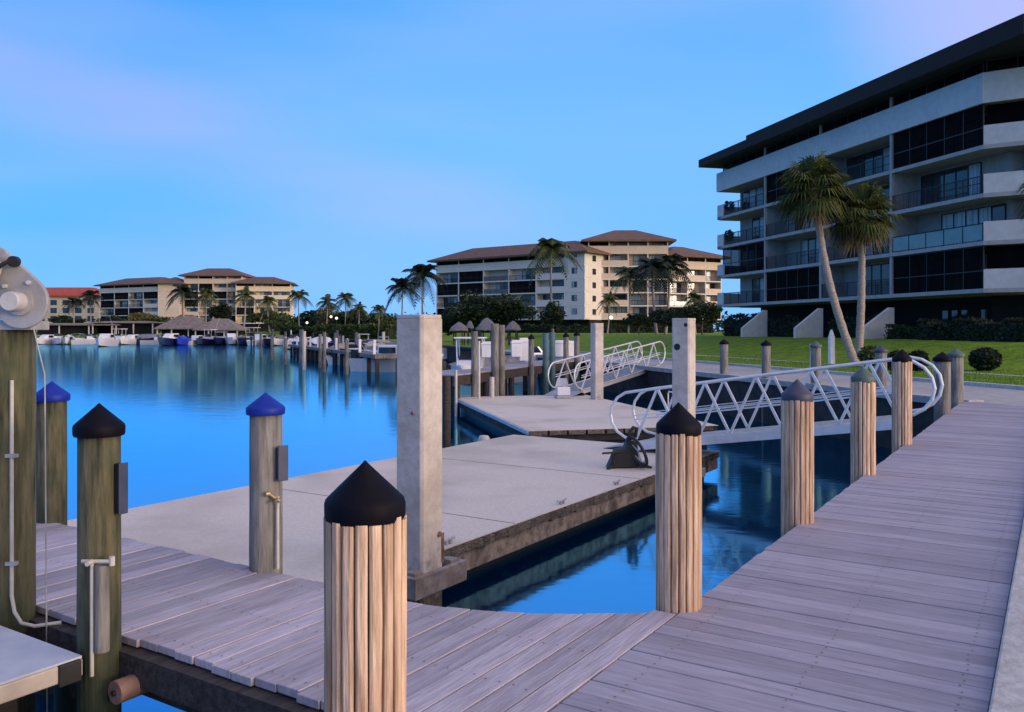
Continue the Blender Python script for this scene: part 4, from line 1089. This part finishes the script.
# mid building: three wings at different angles
def complex_building(label, wings, name='apartment_building', wallm='stucco'):
    t = thing(name, label, 'building', (wings[0]['p'][0], wings[0]['p'][1], 0), 0)
    ox, oy = wings[0]['p']
    for wg in wings:
        p, q = Vector(wg['p']), Vector(wg['q']); d = q-p; L_ = d.length; ang = math.atan2(d.y,d.x)
        loc = (p.x-ox, p.y-oy, 0); n = len(wg['cells'][0]); fr = wg.get('fr') or [i/n for i in range(n+1)]
        bays = [L_*k for k in fr]; lv = wg.get('lv', LV)
        wing(t, loc, ang, bays, [list(c) for c in wg['cells']], wg.get('depth',14), wg.get('wall',wallm), lv=lv, seed=wg['seed'], bandh=1.4)
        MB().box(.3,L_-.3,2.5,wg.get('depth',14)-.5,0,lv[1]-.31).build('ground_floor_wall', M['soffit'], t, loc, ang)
        if wg.get('endwin'):
            for z in lv[1:]:
                for y in (3.2,9.0): MB().box(L_-.015,L_+.05,y,y+1.3,z+.7,z+1.9).build('window', M['glassd'], t, loc, ang)
        m = MB(); e = lv[-1]+2.2; hiproof(m, -wg.get('ol',1.6), L_+wg.get('orr',1.6), -1.5, wg.get('depth',14)+1.5, e, .35, wg.get('rise',2.6), 7.5); m.build('roof', M['tile'], t, loc, ang)
        m = MB(); hiproof(m, 4, L_-4, 4.6, wg.get('depth',14)-4, e+wg.get('rise',2.6)*.62, .5, .7, 2.0); m.build('upper_roof', M['tile'], t, loc, ang)
    return t
LV7 = [0,4.0,6.75,9.5,12.3,15.0,17.75]
complex_building('cream apartment building with brown hip roofs and central tower, mid distance', [
    dict(p=(-17.4,195), q=(14.6,171), cells=['sswwpt','wswmpt','ssmspt','wsWwpt','sssspt'], fr=[0,.165,.345,.52,.70,.88,1.0], seed=3, endwin=True, depth=14, wall='stucco', rise=3.0),
    dict(p=(16.0,176.5), q=(32.4,176), cells=['ppww','ppww','ppww','ppww','ppww','sppw'], lv=LV7, fr=[0,.26,.5,.75,1.0], seed=4, wall='stucco2', depth=16, rise=2.8),
    dict(p=(33.2,180), q=(46.0,186), cells=['sws','gwp','wwp','ppw','sss'], fr=[0,.36,.7,1.0], seed=5, depth=14, rise=2.6, wall='stucco2')])
complex_building('far left apartment building of cream wings with brown hip roofs', [
    dict(p=(-147,302), q=(-120.5,288), cells=['sswp','wssp','swwp','ssws','ssss'], seed=6, depth=14, rise=2.6),
    dict(p=(-120,287), q=(-113,287), cells=['x','x','x','x','x'], seed=7, depth=14, wall='stucco2', rise=2.4),
    dict(p=(-112,289), q=(-92.5,289), cells=['swps','pwsw','swpp','spsw','wspp','pspp'], lv=LV7, seed=8, depth=16, rise=2.8, wall='stucco2'),
    dict(p=(-93,285), q=(-75.5,288), cells=['wpp','swp','wpw','ppp','sps'], seed=9, depth=14, rise=2.4, wall='yellow')])
rb = thing('apartment_building', 'pale yellow building with red tiled roof at the far left', 'building', at(22,330,0), 0)
m = MB(); m.box(0,30,0,14,0,14.6); m.build('wall', M['yellow'], rb)
m = MB(); hiproof(m, -1.5, 31.5, -1.5, 15.5, 14.6, .5, 3.4, 7); m.build('roof', M['redtile'], rb)
for li in range(4):
    for k in range(6): MB().box(1.5+k*4.8,4.0+k*4.8,-.06,-.005,2+li*3.1,4+li*3.1).build('window', M['glassd'], rb)

# ------------------------------------------------------------------ boats
def boat(loc, rz, L_, kind, label, hullm='white', coverm='canvas', group='boats moored round the marina', s=1):
    t = thing('motor_boat', label, 'boat', loc, rz, group)
    B = L_*.30; H = L_*.15; st = 9; m = MB(); vs = []
    for i in range(st):
        x = -L_/2+L_*i/(st-1); q = i/(st-1)
        w = B/2*(1 if q < .5 else math.sqrt(max(0,1-((q-.5)/.5)**2.2)))+.02; sh = H*(.86+.40*q*q)
        kx = -.25*H*(1-.0*q)+(q**4)*H*.7
        xs = x+(L_*.05*q*q)
        vs += [(x,0,kx),(x,-w*.72,kx*.3+.02),(xs,-w,sh),(xs,-w*.86,sh),(xs,-w*.84,sh-.14*H),(xs,w*.84,sh-.14*H),(xs,w*.86,sh),(xs,w,sh),(x,w*.72,kx*.3+.02)]
    fs = [(i*9+j, i*9+(j+1)%9, (i+1)*9+(j+1)%9, (i+1)*9+j) for i in range(st-1) for j in range(9)]
    fs += [tuple(range(8,-1,-1)), tuple(range((st-1)*9, st*9))]
    m.add(vs, fs); m.build('hull', M[hullm], t)
    if kind in ('console','ttop'):
        m = MB(); m.box(-.09*L_,.04*L_,-.11*L_,.11*L_,H*.72,H*1.55); m.build('console', M['white'], t, bevel=.04)
        m = MB(); m.add([(.05*L_,-.10*L_,H*1.45),(.05*L_,.10*L_,H*1.45),(-.01*L_,.09*L_,H*1.95),(-.01*L_,-.09*L_,H*1.95),(.03*L_,-.10*L_,H*1.45),(.03*L_,.10*L_,H*1.45),(-.03*L_,.09*L_,H*1.95),(-.03*L_,-.09*L_,H*1.95)], [(0,1,2,3),(7,6,5,4),(0,4,5,1),(1,5,6,2),(2,6,7,3),(3,7,4,0)]); m.build('windscreen', M['tint'], t)
    if kind == 'ttop':
        m = MB(); m.box(-.20*L_,.10*L_,-.14*L_,.14*L_,H*2.75,H*2.85); tp_ = m.build('top', M['white' if coverm == 'canvas' else coverm], t, bevel=.03)
        for x in (-.12,.05):
            for y in (-.11,.11): MB().tube([(x*L_,y*L_,H*.8),(x*L_*.9,y*L_*1.1,H*2.76)], .03, 6).build('top_post', M['alu'], t)
        if L_ > 6: MB().tube([(-.16*L_,.1*L_,H*2.84),(-.30*L_,.13*L_,H*5.2)], [.02,.008], 5).build('antenna', M['white'], t)
    if kind == 'cabin':
        m = MB(); n_ = 6
        m.add([(-.18*L_,-.12*L_,H*.8),(.30*L_,-.09*L_,H*.95),(.30*L_,.09*L_,H*.95),(-.18*L_,.12*L_,H*.8),(-.16*L_,-.11*L_,H*1.8),(.08*L_,-.10*L_,H*1.8),(.08*L_,.10*L_,H*1.8),(-.16*L_,.11*L_,H*1.8)], [(0,3,2,1),(4,5,6,7),(0,1,5,4),(1,2,6,5),(2,3,7,6),(3,0,4,7)]); m.build('cabin', M['white'], t, bevel=.05)
        for y in (-.122,.117): MB().box(-.14*L_,.06*L_,y*L_,(y+.005)*L_,H*1.25,H*1.65).build('cabin_window', M['tint'], t)
        m = MB(); m.tube([(.28*L_,-.10*L_,H*1.1),(.30*L_,-.10*L_,H*1.6),(.52*L_,0,H*1.8),(.30*L_,.10*L_,H*1.6),(.28*L_,.10*L_,H*1.1)], .025, 6); m.build('bow_rail', M['alu'], t)
    if kind == 'cover':
        m = MB(); vs = []; k = 7
        for i in range(k):
            q = i/(k-1); x = -L_*.46+L_*.84*q; w = B/2*(.98 if q < .55 else .98-.75*(q-.55)/.45); z = H*(.9+.35*q*q)
            vs += [(x,-w,z),(x,-w*.5,z+H*.5*math.sin(math.pi*(.15+.7*q))),(x,0,z+H*.75*math.sin(math.pi*(.15+.7*q))),(x,w*.5,z+H*.5*math.sin(math.pi*(.15+.7*q))),(x,w,z)]
        m.add(vs, [(i*5+j, i*5+j+1, (i+1)*5+j+1, (i+1)*5+j) for i in range(k-1) for j in range(4)]+[(0,1,2,3,4),tuple((k-1)*5+j for j in (4,3,2,1,0))]); m.build('cover', M[coverm], t, smooth=True)
    if kind == 'bimini':
        m = MB(); vs = []
        for i in range(5):
            a = math.pi*i/4; vs += [(-.25*L_+.35*L_*i/4,-.14*L_,H*2.0+.18*math.sin(a)),(-.25*L_+.35*L_*i/4,.14*L_,H*2.0+.18*math.sin(a))]
        vs += [(x,y,z+.05) for x,y,z in vs]
        m.add(vs, [(2*i,2*i+1,2*i+3,2*i+2) for i in range(4)]+[(10+2*i,12+2*i,13+2*i,11+2*i) for i in range(4)]+[(0,2,12,10),(2,4,14,12),(4,6,16,14),(6,8,18,16),(1,11,13,3),(3,13,15,5),(5,15,17,7),(7,17,19,9),(0,10,11,1),(8,9,19,18)]); m.build('bimini', M[coverm], t)
        [MB().tube([(-.06*L_,y*L_,H*.8),(x*L_,y*L_,H*2.02)], .022, 6).build('bimini_bow', M['alu'], t) for x in (-.2,.07) for y in (-.13,.13)]
        m = MB(); m.box(-.12*L_,.10*L_,-.10*L_,.10*L_,H*.72,H*1.3); m.build('seat', M['white'], t, bevel=.05)
    m = MB(); m.box(-L_*.56,-L_*.495,-.16,.16,H*.75,H*1.45); m.box(-L_*.545,-L_*.51,-.07,.07,-.4,H*.75); m.build('outboard', M['black' if hullm != 'navy' else 'white'], t, bevel=.03)
    return t
W = WATER+.05
# nearest boats about the marina pier
boat((-1.84,37,-.72), R(-95), 4.7, 'ttop', 'white T-top boat raised on a lift left of the marina pier')
boat((-1.2,47.5,W), R(35), 6.0, 'cover', 'covered boat moored behind the upright dock box', coverm='canvas')
boat((1.5,55.0,W), R(30), 6.5, 'console', 'open white boat berthed far along the marina pier')
boat((-8.3,61,W), R(-25), 7.0, 'cabin', 'white cabin boat with bow rail nearest the open water, by the tall pile')
boat((-11.0,70,W), R(-20), 6.5, 'bimini', 'boat with tan bimini left of the tall pile', coverm='tan')
boat((-9.5,84,W), R(-15), 7.0, 'ttop', 'T-top boat behind the docks left of the tall pile')
boat((-13.0,92,W), R(-10), 6.5, 'cover', 'grey covered boat in the back row left of the tall pile')
for px, d, z_, k_, c_, lab in (
    (352,76,70,'console','canvas','small open white boat on the outer side of the grey timber pier'),
    (374,66,-60,'bimini','tan','boat with tan bimini lying nearest on the outer side of grey timber pier'),
    (389,98,80,'cabin','canvas','white cabin boat behind the tall concrete pile in the second row'),
    (363,108,-75,'ttop','canvas','white T-top boat in the third row behind the grey timber pier'),
    (346,99,60,'cover','tan','tan covered boat at the far end of the grey timber pier'),
    (372,122,85,'console','canvas','low white boat in the last row before the long hedge'),
    (384,135,-80,'bimini','canvas','boat with grey bimini in the last row before the long hedge')):
    boat(at(px,d,WATER+.05), R(z_), 5.8, k_, lab, 'white', c_)
rr = random.Random(44)
spec = [  # px, distance, kind, hull, cover, label
 (320,118,'cover','navy','boxwhite','dark hulled boat under a white cover at the end of the docks'),
 (303,128,'cabin','navy','canvas','dark cabin boat with pale cabin left of the white covered boat'),
 (294,136,'console','white','canvas','small white boat left of the dark cabin boat'),
 (282,165,'cover','white','canvas','white boat under dark cover, right end of far row'),
 (272,168,'console','navy','canvas','dark open boat, second from right end of far row'),
 (261,170,'cabin','white','canvas','white cabin boat, third from right end of far row'),
 (251,172,'ttop','navy','canvas','dark T-top boat before the right pavilion'),
 (241,173,'cover','white','tan','tan covered boat before the right pavilion'),
 (231,174,'cabin','white','canvas','cabin boat with pale roof between the two pavilions'),
 (221,175,'bimini','navy','canvas','dark boat with grey bimini between the pavilions'),
 (209,176,'ttop','navy','canvas','dark T-top boat before the left pavilion'),
 (198,176,'cabin','white','canvas','bright white cabin boat right of the royal blue boat'),
 (183,172,'cover','royal','royal','royal blue covered boat before the left pavilion'),
 (171,170,'cabin','navy','navy','navy hulled cabin boat left of the royal blue boat'),
 (158,174,'console','white','canvas','small white boat left of the navy cabin boat'),
 (146,178,'cover','navy','canvas','dark covered boat below the olive tree'),
 (133,177,'cabin','white','canvas','white cabin boat below the flat dock shelter'),
 (121,176,'ttop','white','canvas','white T-top boat below the flat dock shelter'),
 (106,158,'cabin','white','canvas','white boat standing out nearest on the left water'),
 (91,178,'console','white','canvas','white open boat below the boathouse, right one'),
 (80,179,'bimini','white','canvas','white boat with bimini below the boathouse'),
 (69,180,'cover','white','boxwhite','white covered boat below the boathouse'),
 (58,180,'console','white','canvas','white open boat below the boathouse, left one'),
 (47,181,'cabin','white','canvas','white cabin boat at the far left beside the lift motor'),
]
for (px, d, kind, hm, cm, lab) in spec:
    boat(at(px,d,W), R(rr.choice((-90,-80,-100,75,-60,10))+rr.uniform(-10,10)), rr.uniform(6.5,8.5), kind, lab, hm, cm, 'boats along the far quay')
# left docks: long quay dock, posts
fq = thing('marina_pier', 'long low quay dock along the far shore with moored boats', 'pier', at(160,185,0))
x0 = at(30,185)[0]-fq.location.x; x1 = at(300,185)[0]-fq.location.x
MB().box(x0,x1,-1,1,-.5,-.25).build('deck', M['plank_x'], fq)
for i in range(24): x = x0+(x1-x0)*i/23; MB().box(x-.15,x+.15,-.9,-.6,-3,-.51).build('support_post', M['beam'], fq)
mq = thing('marina_pier', 'grey timber pier with many posts left of the tall concrete pile', 'pier', (-8.5,58,0), R(112))
MB().box(0,46,-.9,.9,-.35,-.1).build('deck', M['greypost'], mq)
for i in range(18):
    for y in (-.85,.6): MB().box(i*2.6,i*2.6+.25,y,y+.25,-3,-.36).build('support_post', M['beam'], mq)
k = 0
where = ['nearest','second','third','fourth','fifth','sixth','seventh','eighth','ninth','tenth','eleventh','twelfth']
for i in range(12):
    for sd, nm in ((-1,'left'),(1,'right')):
        c = rot2(1.2+i*3.7, sd*(2.6+(i%3)*.9), R(112))
        simple_post((-8.5+c[0],58+c[1],0), rr.uniform(.9,1.7), .14, 'greypost' if (i*2+sd)%5 else 'pvc', '%s mooring post out on the %s side of the grey timber pier' % (where[i], nm), 'mooring posts of the grey timber pier', cap=None)
for i in range(9):
    c = rot2(2.0+i*4.9, .5, R(112))
    t = thing('power_pedestal', '%s white power pedestal on the grey timber pier' % where[i], 'power pedestal', (-8.5+c[0],58+c[1],-.1), R(112), 'power pedestals on the grey timber pier')
    MB().box(-.09,.09,-.09,.09,0,.85).build('body', M['boxwhite'], t); MB().lathe([(.14,.85),(.12,.95),(.02,1.02)], 10).build('head', M['white'], t)
for (px, d, h, lab) in ((340,120,1.0,'dark post at the head of the docks, left'),(327,126,1.2,'dark post beside the white covered boat'),(343,104,.9,'white post standing in open water by the docks'),(313,130,1.2,'dark post by the dark cabin boat'),(254,164,1.4,'dark post before far row boats'),(291,150,1.6,'white post by the small white boat')):
    simple_post(at(px,d,0), h, .15, 'pvc' if 'white post' in lab else 'beam', lab, 'single posts in the water')
# lamp posts
for (px, d, y, lab) in ((307,172,323,'lamp post with lit globe at the left of the tree belt'),(331,168,317,'lamp post with lit globe at the middle of the tree belt'),(336.5,160,318.5,'shorter lamp post with lit globe beside another in the tree belt'),(611,116,318,'lamp post with warm lit globe below the stair wall')):
    z = 1.6+(HZ-y)/F*d-at(px,d,-.03)[2]; t = thing('lamp_post', lab, 'lamp post', at(px,d,-.03), 0, 'lamp posts with lit globes')
    MB().lathe([(.08,0),(.06,z-.2)], 8).build('pole', M['black'], t)
    MB().lathe([(.05,z-.2),(.22,z-.1),(.28,z+.06),(.2,z+.24),(.02,z+.32)], 12).build('globe', M['lamp'], t, smooth=True)

# ------------------------------------------------------------------ light, sky, camera
SUN_AZ = Vector((.86,-.51)); SUN_EL = R(7)
ld = Vector((-SUN_AZ.x*math.cos(SUN_EL), -SUN_AZ.y*math.cos(SUN_EL), -math.sin(SUN_EL)))
sun = bpy.data.lights.new('sun', 'SUN'); sun.energy = 1.8; sun.angle = R(14); sun.color = (1.0,.76,.58)
so = bpy.data.objects.new('sun', sun); COL.objects.link(so); so.rotation_euler = ld.to_track_quat('-Z','Y').to_euler()
wd = bpy.data.worlds.new('World'); SC.world = wd; wd.use_nodes = True
nt = wd.node_tree; nt.nodes.clear(); L = nt.links.new
out = N(nt, 'ShaderNodeOutputWorld')
sky = N(nt, 'ShaderNodeTexSky', sky_type='NISHITA'); sky.sun_disc = False
sky.sun_elevation = SUN_EL; sky.sun_rotation = math.atan2(SUN_AZ.x, SUN_AZ.y); sky.ozone_density = 4.0; sky.air_density = 1.0; sky.dust_density = .6
bg1 = N(nt, 'ShaderNodeBackground'); bg1.inputs[1].default_value = .03; L(sky.outputs[0], bg1.inputs[0])
tc = N(nt, 'ShaderNodeTexCoord'); sp = N(nt, 'ShaderNodeSeparateXYZ'); L(tc.outputs['Generated'], sp.inputs[0])
cr = N(nt, 'ShaderNodeValToRGB'); e = cr.color_ramp.elements
def lin(c): return tuple(((v/255+.055)/1.055)**2.4 if v/255 > .04045 else v/255/12.92 for v in c)+(1,)
stops = [(0.0,(100,180,252)),(.10,(74,166,250)),(.22,(84,166,250)),(.36,(58,146,242)),(.50,(66,134,228)),(.72,(150,158,190)),(1.0,(168,164,184))]
e[0].position = 0; e[0].color = lin(stops[0][1]); e[1].position = 1; e[1].color = lin(stops[-1][1])
for p_, c_ in stops[1:-1]: k_ = e.new(p_); k_.color = lin(c_)
L(sp.outputs[2], cr.inputs[0])
# high thin cloud veil, pinkish
mp_ = N(nt, 'ShaderNodeMapping'); mp_.inputs['Scale'].default_value = (1.2,1.2,7.0); mp_.inputs['Rotation'].default_value = (R(4),R(6),0); L(tc.outputs['Generated'], mp_.inputs[0])
no = N(nt, 'ShaderNodeTexNoise'); no.inputs['Scale'].default_value = 1.5; no.inputs['Detail'].default_value = 2; L(mp_.outputs[0], no.inputs['Vector'])
mr = N(nt, 'ShaderNodeMapRange'); mr.inputs[1].default_value = .42; mr.inputs[2].default_value = .72; mr.inputs[3].default_value = 0; mr.inputs[4].default_value = .30; L(no.outputs['Fac'], mr.inputs[0])
mx = N(nt, 'ShaderNodeMix', data_type='RGBA'); L(mr.outputs[0], mx.inputs[0]); L(cr.outputs[0], mx.inputs[6]); mx.inputs[7].default_value = lin((160,172,242))
# one faint pink streak of high cloud, low in the north-west, and a pink patch toward the upper right
def unit(px, py): return Vector(((px-512)/F, 1.0, (HZ-py)/F)).normalized()
nrm = unit(20,85).cross(unit(380,185)).normalized()
def dotn(v):
    n_ = N(nt, 'ShaderNodeVectorMath', operation='DOT_PRODUCT'); L(tc.outputs['Generated'], n_.inputs[0]); n_.inputs[1].default_value = v; return n_.outputs['Value']
ab = N(nt, 'ShaderNodeMath', operation='ABSOLUTE'); L(dotn(nrm), ab.inputs[0])
m1 = N(nt, 'ShaderNodeMapRange', interpolation_type='SMOOTHSTEP'); m1.inputs[1].default_value = 0; m1.inputs[2].default_value = .075; m1.inputs[3].default_value = 1; m1.inputs[4].default_value = 0; L(ab.outputs[0], m1.inputs[0])
m2 = N(nt, 'ShaderNodeMapRange', interpolation_type='SMOOTHSTEP'); m2.inputs[1].default_value = .80; m2.inputs[2].default_value = 1.0; m2.inputs[3].default_value = 0; m2.inputs[4].default_value = .75; L(dotn(unit(150,125)), m2.inputs[0])
mm_ = N(nt, 'ShaderNodeMath', operation='MULTIPLY'); L(m1.outputs[0], mm_.inputs[0]); L(m2.outputs[0], mm_.inputs[1])
nm = N(nt, 'ShaderNodeMath', operation='MULTIPLY'); L(mm_.outputs[0], nm.inputs[0]); L(no.outputs['Fac'], nm.inputs[1])
mxa = N(nt, 'ShaderNodeMix', data_type='RGBA'); L(nm.outputs[0], mxa.inputs[0]); L(mx.outputs[2], mxa.inputs[6]); mxa.inputs[7].default_value = lin((178,168,240))
m3 = N(nt, 'ShaderNodeMapRange', interpolation_type='SMOOTHSTEP'); m3.inputs[1].default_value = .972; m3.inputs[2].default_value = 1.0; m3.inputs[3].default_value = 0; m3.inputs[4].default_value = .7; L(dotn(unit(1060,-60)), m3.inputs[0])
mxb = N(nt, 'ShaderNodeMix', data_type='RGBA'); L(m3.outputs[0], mxb.inputs[0]); L(mxa.outputs[2], mxb.inputs[6]); mxb.inputs[7].default_value = lin((200,180,225))
m4 = N(nt, 'ShaderNodeMapRange', interpolation_type='SMOOTHSTEP'); m4.inputs[1].default_value = .84; m4.inputs[2].default_value = 1.0; m4.inputs[3].default_value = 0; m4.inputs[4].default_value = .35; L(dotn(unit(650,150)), m4.inputs[0])
mxc = N(nt, 'ShaderNodeMix', data_type='RGBA'); L(m4.outputs[0], mxc.inputs[0]); L(mxb.outputs[2], mxc.inputs[6]); mxc.inputs[7].default_value = lin((140,192,255))
# glow round the low sun
dt = N(nt, 'ShaderNodeVectorMath', operation='DOT_PRODUCT'); L(tc.outputs['Generated'], dt.inputs[0]); dt.inputs[1].default_value = (SUN_AZ.x, SUN_AZ.y, .10)
mg = N(nt, 'ShaderNodeMapRange'); mg.inputs[1].default_value = -.1; mg.inputs[2].default_value = 1.0; mg.inputs[3].default_value = 0; mg.inputs[4].default_value = 1; L(dt.outputs['Value'], mg.inputs[0])
pw = N(nt, 'ShaderNodeMath', operation='POWER'); pw.inputs[1].default_value = 2.6; L(mg.outputs[0], pw.inputs[0])
mx2 = N(nt, 'ShaderNodeMix', data_type='RGBA'); L(pw.outputs[0], mx2.inputs[0]); L(mxc.outputs[2], mx2.inputs[6]); mx2.inputs[7].default_value = (2.3,1.72,1.42,1)
bg2 = N(nt, 'ShaderNodeBackground'); bg2.inputs[1].default_value = 1.15; L(mx2.outputs[2], bg2.inputs[0])
ad = N(nt, 'ShaderNodeAddShader'); L(bg1.outputs[0], ad.inputs[0]); L(bg2.outputs[0], ad.inputs[1]); L(ad.outputs[0], out.inputs[0])

cam = bpy.data.cameras.new('camera'); co = bpy.data.objects.new('camera', cam); COL.objects.link(co)
co.location = (0,0,1.6); co.rotation_euler = (R(90),0,0)
cam.sensor_width = 36; cam.lens = 36*F/1024; cam.shift_y = -(356-HZ)/1024; cam.clip_start = .05; cam.clip_end = 6000
SC.camera = co
SC.view_settings.view_transform = 'Standard'; SC.view_settings.look = 'None'; SC.view_settings.exposure = 0; SC.view_settings.gamma = 1
SC.cycles.use_denoising = True; SC.cycles.max_bounces = 6; SC.cycles.caustics_reflective = False; SC.cycles.caustics_refractive = False
